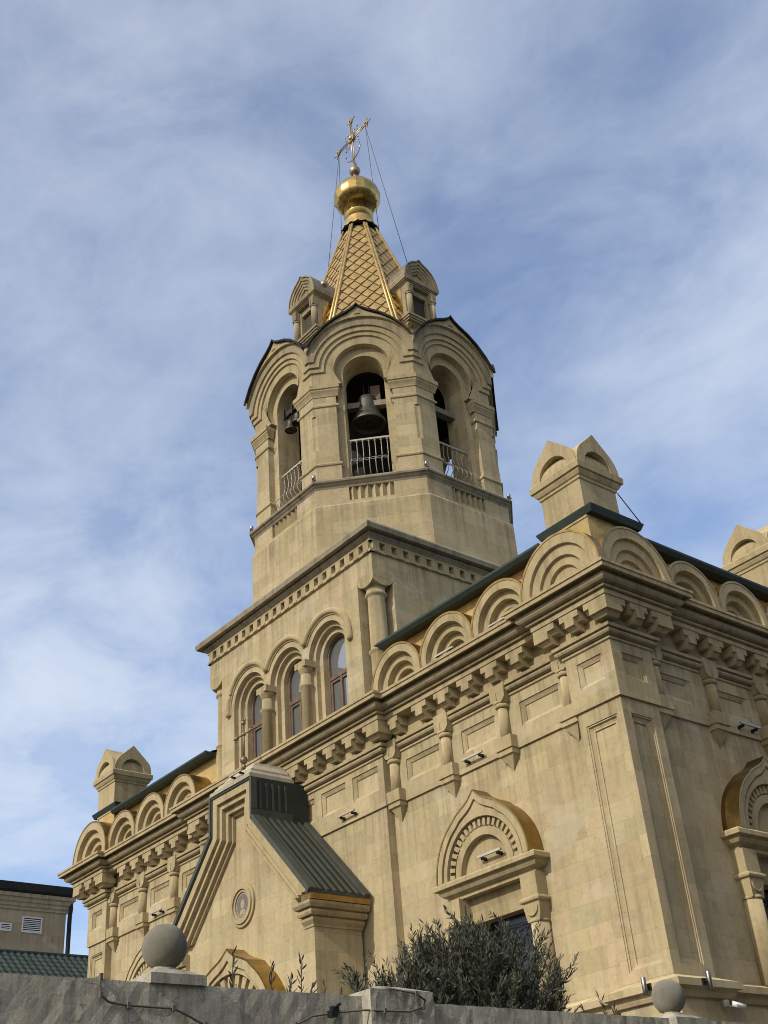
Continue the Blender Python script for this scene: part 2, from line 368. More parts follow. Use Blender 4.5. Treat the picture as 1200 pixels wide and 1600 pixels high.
def put(mb, name, mats, parent=None, loc=(0, 0, 0), ang=0.0, recalc=True, merge=True):
    if not isinstance(mats, (list, tuple)): mats = [mats]
    return place(bpy.data.objects.new(name, mb.mesh(name, mats, recalc, merge)), parent, loc, ang)
def again(o, parent=None, loc=(0, 0, 0), ang=0.0, kids=()):
    c = o.copy(); place(c, parent, loc, ang)
    for k in kids:
        kc = k.copy(); rel = WM[o].inverted() @ WM[k]
        COL.objects.link(kc); kc.parent = c; kc.matrix_basis = rel; WM[kc] = WM[c] @ rel
    return c
def empty(name, loc=(0, 0, 0), label=None, cat=None, group=None, ang=0.0):
    o = bpy.data.objects.new(name, None); o.empty_display_size = 0.3; place(o, None, loc, ang)
    return tag(o, label, cat, group)
def tag(o, label=None, cat=None, group=None, kind=None):
    if label: o['label'] = label
    if cat: o['category'] = cat
    if group: o['group'] = group
    if kind: o['kind'] = kind
    return o
def arc(R, a0, a1, k, c=(0, 0)): return [(c[0]+R*cos(radians(a0+(a1-a0)*i/k)), c[1]+R*sin(radians(a0+(a1-a0)*i/k))) for i in range(k+1)]
def stilt(R, h, k=20, base=0.0):   # semicircle on short legs, right foot to left foot
    return [(R, base)]+arc(R, 0, 180, k, (0, h))+[(-R, base)]
def off(path, d):                  # offset a closed plan path outwards
    r = []; m = len(path)
    for i in range(m):
        P = Vector(path[i]); d0 = (P-Vector(path[i-1])).normalized(); d1 = (Vector(path[(i+1) % m])-P).normalized()
        n0 = Vector((d0.y, -d0.x)); n1 = Vector((d1.y, -d1.x)); b = (n0+n1)/(1+n0.dot(n1)); r.append((P.x+b.x*d, P.y+b.y*d))
    return r

# ------------------------------------------------------------------ ground
def sheet(name, x0, x1, y0, y1, z, m):
    mb = MB(); mb.add([(x0, -y0, z), (x1, -y0, z), (x1, -y1, z), (x0, -y1, z)], [(0, 1, 2, 3)])
    return tag(put(mb, name, m), kind='structure')
sheet('ground', -900, 900, -900, 900, -1.62, EARTH)
sheet('road', 4.6, 16.0, -120, 120, -1.60, ASPH)
mb = MB(); mb.box(3.05, 4.6, -120, 120, -1.61, -1.48); tag(put(mb, 'pavement', EARTH), kind='structure')
mb = MB(); mb.box(-60, 2.72, -60, 40, -1.61, 1.0); tag(put(mb, 'courtyard', EARTH), kind='structure')

# ------------------------------------------------------------------ church: main storey
church = empty('church', (-10.79, 4.4, 1.0), 'sandy limestone church with gold tent spire and octagonal bell tower behind the grey wall', 'church')
CX, CY = -10.79, 4.4
YB = 8.8-0.69
PATH = [(-20.89, .69), (-19.78, .69), (-19.78, .89), (-14.36, .89), (-14.36, .69), (-7.22, .69), (-7.22, .89), (-1.80, .89), (-1.80, .69), (-.69, .69),
        (-.69, 1.80), (-.89, 1.80), (-.89, 7.0), (-.69, 7.0), (-.69, YB), (-20.89, YB), (-20.89, 7.0), (-20.69, 7.0), (-20.69, 1.80), (-20.89, 1.80)]
RING_S = [(0, 0), (0, .025), (.018, .025), (.085, .065), (.085, .085)]
RING_L = [(0, 0), (0, .02), (.03, .02), (.03, .045), (.09, .075), (.12, .075), (.12, .10)]
RING_W = [(0, 0), (0, .34)]
def wall_ring(mb, inset, z0, z1, holes):
    q = off(PATH, inset); m = len(q)
    for i in range(m):
        a = Vector(q[i]); b = Vector(q[(i+1) % m]); L_ = (b-a).length
        if L_ < 1e-4: continue
        ang = math.degrees(atan2((b-a).y, (b-a).x))
        hs = []
        for (ii, h0, h1, za, zb, rg) in holes:
            if ii != i: continue
            d = (b-a).normalized()
            # h0,h1 are world coordinates along x (or y)
            if abs(d.x) > .5: u0, u1 = (h0-a.x)*d.x, (h1-a.x)*d.x
            else: u0, u1 = (h0-a.y)*d.y, (h1-a.y)*d.y
            hs.append((min(u0, u1), max(u0, u1), za, zb, rg))
        mb.frame((a.x, a.y, 0), ang); mb.face(0, L_, z0, z1, 0, hs)
    mb.frame()
ZS = 7.815
up = []
lo = []
mir = lambda x: -21.58-x
for x0, x1 in ((-6.70, -5.63), (-4.95, -3.96), (-3.26, -2.21)):
    up.append((6, x0, x1, 8.19, 8.67, RING_S)); up.append((2, mir(x1), mir(x0), 8.19, 8.67, RING_S))
for c_ in (-2.93, -1.77, -.6, .6, 1.77, 2.93): up.append((4, CX+c_-.45, CX+c_+.45, 8.20, 8.745, RING_S))
up.append((8, -1.54, -.945, 8.20, 8.70, RING_S)); up.append((0, mir(-.945), mir(-1.54), 8.20, 8.70, RING_S))
up.append((9, .95, 1.53, 8.20, 8.68, RING_S))
for y0, y1 in ((2.18, 3.09), (3.94, 4.86), (5.71, 6.62)): up.append((11, y0, y1, 8.16, 8.65, RING_S))
lo.append((8, -1.60, -.88, 3.40, 7.54, RING_L)); lo.append((0, mir(-.88), mir(-1.60), 3.40, 7.54, RING_L))
lo.append((9, .95, 1.53, 3.40, 7.54, RING_L)); lo.append((13, 7.27, 7.85, 3.40, 7.54, RING_L))
for i, c_ in ((6, -4.47), (2, mir(-4.47))): lo.append((i, c_-.82, c_+.82, 3.4, 5.45, RING_W))
lo.append((11, 4.4-.82, 4.4+.82, 3.4, 5.45, RING_W))
mb = MB(); wall_ring(mb, -.045, 1.0, ZS+.03, lo); wall_ring(mb, 0, ZS, 9.0, up)
mb.sweep([(-.06, ZS), (0, ZS)], PATH, True)
put(mb, 'wall', MS, church)
# plinth
mb = MB(); mb.sweep([(-.05, 3.225), (.20, 3.13), (.235, 3.12), (.235, 3.015), (.16, 3.0), (.13, 2.93), (.10, 2.885), (.04, 2.88), (.04, 2.56), (.16, 2.53), (.16, 2.44), (.10, 2.41), (.10, 1.0)], PATH, True)
put(mb, 'plinth', MS, church)
# entablature
ENT = [(-.02, 8.86), (.035, 8.885), (.035, 8.925), (.005, 8.928), (.005, 8.945), (.06, 8.947), (.105, 8.965), (.125, 9.0), (.115, 9.035), (.05, 9.042), (.05, 9.062), (.15, 9.065), (.155, 9.125), (.06, 9.14), (.06, 9.535),
       (.375, 9.535), (.375, 9.63), (.34, 9.633), (.34, 9.648), (.435, 9.65), (.437, 9.69), (.41, 9.693), (.41, 9.708), (.48, 9.71), (.52, 9.72), (.555, 9.755), (.57, 9.80), (.565, 9.825), (.50, 9.852), (.50, 9.925), (.65, 9.925), (.65, 9.862), (.69, 9.862), (.69, 9.94), (.715, 9.945), (.715, 10.0), (.60, 10.02), (-.4, 10.04)]
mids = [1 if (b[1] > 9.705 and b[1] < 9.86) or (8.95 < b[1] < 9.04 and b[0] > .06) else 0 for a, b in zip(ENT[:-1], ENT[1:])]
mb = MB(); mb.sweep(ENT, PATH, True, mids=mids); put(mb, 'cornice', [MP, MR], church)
# stepped dentils
BAR = [(.05, 9.534), (.355, 9.534), (.355, 9.405), (.305, 9.40), (.305, 9.385), (.255, 9.335), (.05, 9.335)]
STM = [(.05, 9.36), (.358, 9.41), (.358, 9.265), (.305, 9.26), (.305, 9.245), (.245, 9.185), (.05, 9.185)]
BIG = [(.05, 9.2), (.30, 9.2), (.30, 9.12), (.20, 9.02), (.05, 9.02)]
def dent(path, bar, stem, big=None):
    mb = MB(); mb.solid_sweep(BAR, bar); mb.solid_sweep(STM, stem); put(mb, 'dentil', MP, church)
def segd(a, b, fixed, axis, cs, bw=.23, sw=.108):
    for c_ in cs:
        f = (lambda t: (t, fixed)) if axis == 'x' else (lambda t: (fixed, t))
        dent(None, [f(c_-bw), f(c_+bw)], [f(c_-sw), f(c_+sw)])
def corner(p, d0, d1, a=.32, b=.22, L1=None):
    P = Vector(p); d0 = Vector(d0); d1 = Vector(d1); a2 = L1 or a
    dent(None, [tuple(P-d0*a), p, tuple(P+d1*a2)], [tuple(P-d0*b), p, tuple(P+d1*b)])
wing = [-6.475+.717*k for k in range(1, 6)]
segd(0, 0, .89, 'x', [x for x in wing if x < -2.6]); segd(0, 0, .89, 'x', [mir(x) for x in wing if x < -2.6])
segd(0, 0, .89, 'x', [-6.62], .16, .1); segd(0, 0, .89, 'x', [mir(-6.62)], .16, .1)
segd(0, 0, .69, 'x', [-1.245, mir(-1.245)])
segd(0, 0, .69, 'x', [CX+.717*k for k in range(-4, 5)])
E_, N_, Wd = (1, 0), (0, 1), (-1, 0)
corner((-.69, .69), E_, N_, .18, .06); corner((-20.89, .69), (0, -1), E_, .18, .06)
for px_, s_ in ((-1.80, 1), (-19.78, -1), (-7.22, -1), (-14.36, 1)):
    if s_ > 0: corner((px_, .69), (0, -1), E_, .0001, .0001, .18)
    else: corner((px_, .69), E_, N_, .18, .06, .0001)
segd(0, 0, -.69, 'y', [1.245, 7.55]); segd(0, 0, -.89, 'y', [2.976+.75*k for k in range(6)])
corner((-.69, 1.80), N_, Wd, .18, .06, .0001)
# colonnettes of the frieze
def colonnette():
    mb = MB()
    mb.box(-.205, .205, 0, .17, 8.985, 9.16); mb.frustum((-.135, .135, 0, .15), 8.78, (-.195, .195, 0, .165), 8.985)
    for s_ in (-1, 1): mb.prism([(s_*.20, 8.985), (s_*.20, 8.86)]+[(s_*(.20-.17*sin(radians(t))), 8.86-.10*(sin(radians(2*t)))) for t in (20, 45, 70)]+[(s_*.03, 8.86), (s_*.03, 8.985)], .16, .175)
    mb.lathe([(.125, 8.76), (.135, 8.77), (.135, 8.80)], 0, .06, 16)
    mb.lathe([(.11, 8.66), (.138, 8.675), (.148, 8.70), (.138, 8.73), (.115, 8.745), (.11, 8.79)], 0, .06, 18)
    mb.lathe([(.108, 8.05), (.100, 8.65)], 0, .06, 18)
    mb.box(-.225, .225, 0, .18, ZS+.012, 8.07); mb.box(-.195, .195, -.05, .15, 7.725, ZS+.012)
    mb.add([(-.17, -.05, 7.725), (.17, -.05, 7.725), (.17, .12, 7.725), (-.17, .12, 7.725), (0, -.05, 7.44), (0, -.03, 7.44)], [(0, 1, 4), (1, 2, 5, 4), (2, 3, 5), (3, 0, 4, 5)])
    return mb.mesh('colonnette', [MP])
me = colonnette()
for x in (-7.02, -5.345, -3.66, -1.97): 
    place(bpy.data.objects.new('colonnette', me), church, (x, .89, 0)); place(bpy.data.objects.new('colonnette', me), church, (mir(x), .89, 0))
for y in (1.97, 3.63, 5.24, 6.83): place(bpy.data.objects.new('colonnette', me), church, (-.89, y, 0), 90)
# arched gables (zakomary) above the cornice
def gable(R, h, dep, st=.14, bk=-.52):
    mb = MB(); ws = [0, -st, -2*st]; rr = [R, R*.80, R*.585, R*.40]
    for i in range(3): mb.band(stilt(rr[i], h, 26), stilt(rr[i+1], h, 26), ws[i], bk)
    mb.prism(stilt(rr[3], h, 26), -3*st, bk)
    a = mb.mesh('arch_gable', [MP])
    mb = MB(); mb.band(stilt(R+.045, h, 26), stilt(R+.003, h, 26), .012, dep)
    return a, mb.mesh('gold_cover', [RIM])
big_ = gable(1.0, .17, -.52); sml = gable(.80, .20, -.56); cor_ = gable(.98, .17, -.22, .07, -.24)
def put_gable(g, x, y, ang=0):
    o = place(bpy.data.objects.new('arch_gable', g[0]), church, (x, y, 10.0), ang); place(bpy.data.objects.new('gold_cover', g[1]), o, (x, y, 10.0), ang)
put_gable(cor_, -1.27, .30); put_gable(big_, mir(-1.245), .33)
for x in (-3.0, -4.62, -6.245): put_gable(sml, x, .42); put_gable(sml, mir(x), .42)
put_gable(cor_, -.30, 1.43, 90); put_gable(big_, -.33, 7.42, 90)
for y in (3.22, 4.84, 6.46-.05): put_gable(sml, -.42, y, 90)
# attic wall behind the gables, eaves and roof
AT = [(-7.25, 1.0), (-1.78, 1.0), (-1.78, .80), (-.74, .80), (-.74, 1.85), (-1.0, 1.85), (-1.0, 6.95), (-.74, 6.95), (-.74, 8.0), (-20.84, 8.0), (-20.84, 6.95), (-20.58, 6.95), (-20.58, 1.85), (-20.78, 1.85), (-20.78, .80), (-19.8, .80), (-19.8, 1.0), (-14.33, 1.0)]
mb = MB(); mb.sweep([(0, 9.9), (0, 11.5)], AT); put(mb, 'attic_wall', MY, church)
mb = MB()
EV = [(.02, 11.36), (.27, 11.36), (.33, 11.44), (.33, 11.49), (.30, 11.49), (.27, 11.47), (.02, 11.5)]
for q in ([(-19.8, 1.0), (-14.45, 1.0)], [(-7.1, 1.0), (-1.95, 1.0)], [(-1.0, 2.2), (-1.0, 6.8)]):
    mb = MB(); mb.sweep(EV, q); put(mb, 'gutter', GREEN, church)
mb = MB()
rz = 12.75
def quad(*p): mb.add([(x, -y, z) for x, y, z in p], [tuple(range(len(p)))])
bl_, br_ = -14.41, -7.17
quad((br_, .85, 11.5), (-1.2, .85, 11.5), (-5.0, 4.4, rz), (br_, 4.4, rz)); quad((-1.0, .9, 11.5), (-.85, 8.0, 11.5), (-5.0, 4.4, rz)); quad((br_, 8.0, 11.5), (-.9, 8.0, 11.5), (-5.0, 4.4, rz), (br_, 4.4, rz))
mr = mb; mb = MB()
quad((-20.4, .85, 11.5), (bl_, .85, 11.5), (bl_, 4.4, rz), (-16.5, 4.4, rz)); quad((-20.4, 8.0, 11.5), (bl_, 8.0, 11.5), (bl_, 4.4, rz), (-16.5, 4.4, rz)); quad((-20.6, .85, 11.5), (-20.6, 8.0, 11.5), (-16.5, 4.4, rz))
put(mb, 'roof', GREEN, church); mb = mr
mb.uprism([(-.72, 11.49), (-.72, 11.52), (-1.6, 12.0), (-1.6, 11.49)], -7.25, -6.35)
put(mb, 'roof', GREEN, church)
# corner turrets
def keel(R, H, brk=50, k=8):
    r = arc(R, 0, brk, k); r2 = [(-u, z) for u, z in reversed(r)]
    return r+[(0, H)]+r2
def turret():
    st = MB()
    st.box(-.52, .52, -.52, .52, 11.5, 12.42); sq = [(-.52, -.52), (.52, -.52), (.52, .52), (-.52, .52)]
    st.sweep([(0, 12.36), (.03, 12.38), (.03, 12.43), (.06, 12.45), (.10, 12.52), (.10, 12.55), (.14, 12.56), (.15, 12.69), (.12, 12.72), (-.5, 12.73)], sq, True)
    K = keel(.605, .82); z0 = 12.722
    inner = arc(.385, 0, 180, len(K)-1)
    Kz = [(u, z+z0) for u, z in K]; Iz = [(u, z+z0) for u, z in inner]
    for a in (0, 90): st.frame((0, 0, 0), a); st.prism([(u*.985, z0+(z-z0)*.985) for u, z in Kz], -.44, .44)
    for a in (0, 90, 180, 270): st.frame((0, 0, 0), a); st.band(Kz, Iz, .44, .63)
    st.frame()
    a = st.mesh('turret', [MW if False else MP])
    fl = MB(); sq2 = [(-.70, -.53), (.66, -.53), (.66, .90), (-.70, .90)]
    fl.sweep([(-.02, 11.55), (.0, 11.55), (.05, 11.66), (.06, 11.69), (-.01, 11.70)], sq2, True)
    fl.sweep([(-.05, 11.56), (.0, 11.552)], sq2, True); fl.box(-.70, .66, -.90, .53, 11.56, 11.69)
    b = fl.mesh('eaves_flashing', [GREEN])
    vt = MB()
    for q in (0, 90, 180, 270): vt.frame((0, 0, 0), q); vt.prism([(u, min(z, z0+.22)) for u, z in arc(.25, 0, 180, 12, (0.0, z0+.01))], .40, .446)
    c_ = vt.mesh('vent_opening', [DARK])
    return a, b, c_
tu = turret()
for x, y, a in ((-1.255, 1.30, 0), (-1.25, 7.50, 0), (-20.335, 1.30, 0), (-20.335, 7.5, 0)):
    o = place(bpy.data.objects.new('turret', tu[0]), church, (x, y, 0), a)
    place(bpy.data.objects.new('eaves_flashing', tu[1]), o, (x, y, 0), a); place(bpy.data.objects.new('vent_opening', tu[2]), o, (x, y, 0), a)
# hooded windows
def hood_keel(R, k=18, kp=0.92):
    r = arc(1, 0, 58, k)+[(.44, .925), (.33, .985), (.22, 1.04), (.12, 1.11), (.04, 1.19)]
    r = [(u*R, (z if z < .94 else .94+(z-.94)*kp)*R) for u, z in r]
    return r+[(0, (.94+.295*kp)*R)]+[(-u, z) for u, z in reversed(r)]
def hood(R, z0, rings, w, nd, parent_name, kp=0.92):
    """keel arch standing on w=0 wall, base height z0; rings = radii outer..inner"""
    R1, R2, R3, R4 = rings
    K = hood_keel(R, kp=kp); Kz = [(u, z+z0) for u, z in K]; n_ = len(K)-1
    A = lambda r: [(u, z+z0) for u, z in arc(r, 0, 180, n_)]
    st = MB()
    Ki = [(u*.90, z0+(z-z0)*.90) for u, z in Kz]; K2 = [(u*.87, z0+(z-z0)*.865) for u, z in Kz]
    st.band(Kz, Ki, w, 0); st.band(Ki, K2, w-.05, 0); st.band(K2, A(R1*.985), w-.02, 0); st.band(A(R1*.985), A(R2), w-.10, 0)
    st.band(A(R2), A(R3), w-.17, 0); st.band(A(R3), A(R4), w-.08, 0)
    for i in range(nd):
        a = 180*(i+.5)/nd; d = 180/nd*.27; am = [a-d, a, a+d]
        o_ = [(R2*.995*cos(radians(q)), z0+R2*.995*sin(radians(q))) for q in am]; i_ = [(R3*1.03*cos(radians(q)), z0+R3*1.03*sin(radians(q))) for q in am]
        st.band(o_, i_, w-.075, w-.2)
    st.prism([(u, z) for u, z in A(R4*1.01)], w-.20, 0)
    gc = MB(); O = [(u*1.0, z) for u, z in Kz]
    O2 = [(u*1.03, z0+(z-z0)*1.022+.004) for u, z in Kz]; O1 = [(u*1.004, z0+(z-z0)*1.003) for u, z in Kz]
    gc.band(O2, O1, w+.012, .004)
    return st, gc
def window_hood(x, y, ang):
    z0 = 5.765
    st, gc = hood(1.22, z0, (.985, .955, .785, .635), .39, 21, None)
    pth = [(-1.10, 0), (-1.10, -.12), (1.10, -.12), (1.10, 0)]
    st.sweep([(-.10, 5.44), (.06, 5.44), (.06, 5.50), (.10, 5.515), (.16, 5.55), (.20, 5.60), (.205, 5.64), (.25, 5.65), (.285, 5.66), (.285, 5.735), (.26, 5.766), (-.1, 5.767)], pth)
    for s_ in (-1, 1):
        a, b = (.82, 1.21) if s_ > 0 else (-1.21, -.82); c_ = (a+b)/2
        st.box(a, b, 0, .27, 5.0, 5.442)
        st.sweep([(-.1, 4.93), (.0, 4.93), (.045, 4.955), (.055, 4.985), (.045, 5.015), (0, 5.04), (-.1, 5.04)], [(a, 0), (a, -.27), (b, -.27), (b, 0)])
        st.frustum((c_-.16, c_+.16, 0, .24), 4.62, (a, b, 0, .27), 4.86); st.box(a, b, 0, .27, 4.86, 4.93)
        for q in (-.2, .2) if False else (0,):
            st.band(arc(.155, 180, 360, 12, (c_, 4.86)), arc(.12, 180, 360, 12, (c_, 4.86)), .24, .285)
        st.lathe([(.18, 4.60), (.185, 4.63), (.16, 4.66)], c_, .1, 18); st.lathe([(.185, 3.2), (.165, 4.62)], c_, .1, 20)
    o = put(st, 'window_hood', MP, church, (x, y, 0), ang); put(gc, 'gold_cover', HOODG, o, (x, y, 0), ang)
    fr = MB(); fr.box(-.82, .82, -.30, -.05, 4.98, 5.2); fr.uprism([(-.30, 5.2), (-.05, 5.2), (-.02, 5.30), (.0, 5.45), (-.30, 5.45)], -.82, .82)
    put(fr, 'lintel', MP, o, (x, y, 0), ang)
    gl = MB(); gl.box(-.80, .80, -.31, -.285, 3.42, 4.98); wn = put(gl, 'window', GLASSD, church, (x, y, 0), ang)
    gr = MB()
    for u in (-.75, -.375, 0, .375, .75): gr.tube([(u, -.2, 3.45), (u, -.2, 4.55)], .012)
    for u in (-.56, -.19, .19, .56):
        gr.tube([(u+.19*cos(radians(t)), -.2, 4.55+.19*sin(radians(t))) for t in range(0, 181, 15)], .014)
        gr.tube([(u+.11*cos(radians(t)), -.2, 4.5+.11*sin(radians(t))) for t in range(0, 361, 24)], .010)
    gr.tube([(-.8, -.2, 4.8), (.8, -.2, 4.8)], .016); gr.tube([(-.8, -.2, 4.0), (.8, -.2, 4.0)], .014)
    put(gr, 'grille', IRON, wn, (x, y, 0), ang)
window_hood(-4.47, .89+.045, 0); window_hood(mir(-4.47), .89+.045, 0); window_hood(-.89-.045, 4.4, 90)

# ------------------------------------------------------------------ porch
porch = church
ZT, ZK, HW, EW, ZE = 9.03, 8.15, .79, 2.72, 6.17
def outline(d):
    nx, nz = -.718, -.696
    dx, dz = EW-HW, ZE-ZK; L_ = sqrt(dx*dx+dz*dz); nx, nz = dz/L_, -dx/L_
    px_, pz = HW+nx*d, ZK+nz*d
    t = (HW-d-px_)/dx; kn = (HW-d, pz+dz*t)
    zb = ZE-.06; t2 = (zb-pz)/dz; foot = (px_+dx*t2, zb)
    R_ = [foot, kn, (HW-d, ZT-d)]
    return R_+[(-u, z) for u, z in reversed(R_)]
mb = MB((CX, 0, 0)); mb.prism([(-2.55, 1.0), (2.55, 1.0), (2.55, 6.0), (HW, 7.95), (HW-.03, ZT-.05), (-HW+.03, ZT-.05), (-HW, 7.95), (-2.55, 6.0)], .55, -.64)
put(mb, 'porch_wall', MS, porch)
mb = MB((CX, 0, 0))
ds = [0.0, .17, .25, .31, .40, .46, .52]; wf = [.85, .77, .80, .69, .72, .63]
for i in range(6): mb.band(outline(ds[i]), outline(ds[i+1]), wf[i], .50)
put(mb, 'gable_frame', MP, porch)
# eaves cornice down both sides
EC = [(-.05, 5.50), (.02, 5.50), (.03, 5.54), (.10, 5.61), (.11, 5.66), (.08, 5.665), (.08, 5.69), (.17, 5.695), (.20, 5.74), (.20, 5.79), (.16, 5.795), (.16, 5.82), (.25, 5.825), (.30, 5.88), (.31, 5.93), (-.05, 5.94)]
xr = CX+2.55; xl = CX-2.55
for q in ([(xr-.30, -.55), (xr, -.55), (xr, .66)], [(xl, .66), (xl, -.55), (xl+.30, -.55)]):
    mb = MB(); mb.solid_sweep(EC, q); put(mb, 'eaves_cornice', MP, porch)
for x_, s_ in ((xr, 1), (xl, -1)):
    mb = MB(); mb.box(min(x_, x_+.325*s_), max(x_, x_+.325*s_), -.66, .845, 5.942, 6.055); put(mb, 'gold_strip', RIM, porch)
mb = MB((CX, 0, 0))
O0 = outline(0); O0[0] = (EW+.10, ZE-.10); O0[-1] = (-EW-.10, ZE-.10)
OT = outline(-.05); OT[0] = (EW+.14, ZE-.10); OT[-1] = (-EW-.14, ZE-.10)
mb.band(OT, O0, .88, -.645)
pr = put(mb, 'porch_roof', GREEN, porch)
dx, dz = EW-HW, ZE-ZK; L_ = sqrt(dx*dx+dz*dz)
for s_ in (-1, 1):
    mb = MB((CX, 0, 0))
    # ribs of profiled sheet down the slopes, across the box sides
    nrm = (-dz/L_, dx/L_)
    for k in range(7):
        w_ = .62-.19*k
        a = (HW+.02, ZK); b = (EW+.10, ZE-.08)
        q = [(a[0]+nrm[0]*.05, a[1]+nrm[1]*.05), (b[0]+nrm[0]*.05, b[1]+nrm[1]*.05), (b[0]+nrm[0]*.08, b[1]+nrm[1]*.08), (a[0]+nrm[0]*.08, a[1]+nrm[1]*.08)]
        mb.prism([(u*s_, z) for u, z in q], w_, w_-.07)
    for k in range(5):
        w_ = .66-.17*k; mb.box(min(s_*(HW+.045), s_*(HW+.075)), max(s_*(HW+.045), s_*(HW+.075)), w_-.05, w_, ZK+.22, ZT-.06)
    put(mb, 'roof_ribs', GREENL, pr)
TRIM = simple('green_trim', (0.060, 0.066, 0.052), .55, spec=.25)
for s_ in (-1, 1):
    mb = MB((CX, 0, 0))
    nrm = (-dz/L_, dx/L_); a = (HW+.05, ZK-.02); b = (EW+.13, ZE-.10)
    for w0, w1, e in ((.90, .70, .10), (-.50, -.64, .105)):
        q = [(a[0], a[1]), (b[0], b[1]), (b[0]+nrm[0]*e, b[1]+nrm[1]*e), (a[0]+nrm[0]*e, a[1]+nrm[1]*e)]
        mb.prism([(u*s_, z) for u, z in q], w0, w1)
    mb.box(min(s_*(HW+.04), s_*(HW+.09)), max(s_*(HW+.04), s_*(HW+.09)), -.2, .9, ZK-.03, ZK+.20)
    mb.box(min(s_*(HW+.04), s_*(HW+.10)), max(s_*(HW+.04), s_*(HW+.10)), .75, .90, ZK+.20, ZT+.03)
    mb.box(min(s_*EW, s_*(EW+.16)), max(s_*EW, s_*(EW+.16)), -.63, .86, ZE-.115, ZE-.045)
    put(mb, 'verge_trim', TRIM, pr)
# pale stone cap
mb = MB((CX, 0, 0))
for (h0, h1, z0, z1, wf0, wf1) in ((.84, .84, 9.085, 9.17, .90, .90), (.80, .74, 9.17, 9.27, .86, .80), (.70, .70, 9.27, 9.33, .76, .76), (.66, .52, 9.33, 9.50, .72, .58), (.46, .42, 9.50, 9.60, .52, .48)):
    mb.frustum((-h0, h0, -.30, wf0), z0, (-h1, h1, -.28, wf1), z1)
put(mb, 'stone_cap', MF, porch)
mb = MB((CX, 0, 0))
mb.lathe([(.06, 9.58), (.05, 9.66), (.03, 9.70)], 0, .5, 12); mb.ball(0, .5, 9.79, .095); mb.tube([(0, .5, 9.86), (0, .5, 10.70)], .024, 8)
mb.tube([(-.30, .5, 10.42), (.30, .5, 10.42)], .022, 8)
for u, z in ((0, 10.42), (-.3, 10.42), (.3, 10.42), (0, 10.70)): mb.ball(u, .5, z, .055, 12)
for u, z, du, dz_ in ((-.3, 10.42, -1, 0), (.3, 10.42, 1, 0), (0, 10.70, 0, 1)):
    for e in (-1, 1): mb.ball(u+du*.05+abs(dz_)*e*.07, .5, z+dz_*.05+abs(du)*e*.07, .028, 8)
    mb.ball(u+du*.09, .5, z+dz_*.09, .028, 8)
put(mb, 'cross', simple('weathered_bronze', (0.20, 0.16, 0.10), .5, .6, .3, 8), porch)
mb = MB((CX, 0, 0)); zc = 6.51
mb.band(arc(.47, 0, 360, 36, (0, zc)), arc(.40, 0, 360, 36, (0, zc)), .60, .54); mb.band(arc(.40, 0, 360, 36, (0, zc)), arc(.33, 0, 360, 36, (0, zc)), .635, .54); mb.band(arc(.33, 0, 360, 36, (0, zc)), arc(.27, 0, 360, 36, (0, zc)), .60, .54)
md = put(mb, 'medallion', MP, porch)
mb = MB((CX, 0, 0)); mb.prism(arc(.272, 0, 360, 32, (0, zc))[:-1], .575, .55); mo = put(mb, 'mosaic', MOSA, md)
mb = MB((CX, 0, 0)); mb.prism([(.075*cos(2*pi*i/14), zc+.02+.10*sin(2*pi*i/14)) for i in range(14)], .58, .57); mb.prism([(-.13, zc-.2), (.13, zc-.2), (.07, zc-.09), (-.07, zc-.09)], .58, .57)
mb.band(arc(.25, 0, 360, 24, (0, zc)), arc(.225, 0, 360, 24, (0, zc)), .58, .57)
put(mb, 'mosaic_figure', MOSB, md)
st, gc = hood(1.70, 3.60, (1.475, 1.43, 1.04, .92), .44, 15, None, 0.66)
st.box(-1.7, -1.2, 0, .36, 1.0, 3.5); st.box(1.2, 1.7, 0, .36, 1.0, 3.5); st.box(-1.8, 1.8, 0, .42, 3.36, 3.53)
o = put(st, 'portal_hood', MP, porch, (CX, -.545, 0)); put(gc, 'gold_cover', GOLD, o, (CX, -.545, 0))

# ------------------------------------------------------------------ tower block
HB = 3.62
mb = MB((CX, CY, 0))
n_ = .60
core = [(-HB+n_, -HB), (HB-n_, -HB), (HB-n_, -HB+n_), (HB, -HB+n_), (HB, HB-n_), (HB-n_, HB-n_), (HB-n_, HB-.7), (2.68, HB-.7), (2.68, HB-.5), (-2.68, HB-.5), (-2.68, HB-.7), (-HB+n_, HB-.7), (-HB+n_, HB-n_), (-HB, HB-n_), (-HB, -HB+n_), (-HB+n_, -HB+n_)]
mb.plan(core, 9.95, 13.45)
for s_ in (-1, 1): mb.box(min(s_*2.535, s_*(HB-n_)), max(s_*2.535, s_*(HB-n_)), HB-.71, HB, 9.95, 13.45)
mb.box(-HB, HB, -HB, HB, 13.45, 13.95)
XS = (-1.69, 0, 1.69)
def plate(R, zs, w0, w1, zt=13.452):
    for i, x in enumerate(XS):
        mb.prism([(x-.845, 9.98), (x-.845, zt), (x+.845, zt), (x+.845, 9.98), (x+R, 9.98)]+[(x+u, z) for u, z in arc(R, 0, 180, 22, (0, zs))]+[(x-R, 9.98)], w0, w1)
plate(.725, 12.20, HB-.13, HB); plate(.62, 12.20, HB-.25, HB-.13); plate(.485, 12.20, HB-.50, HB-.25)
tb = put(mb, 'tower_block', MS, church)
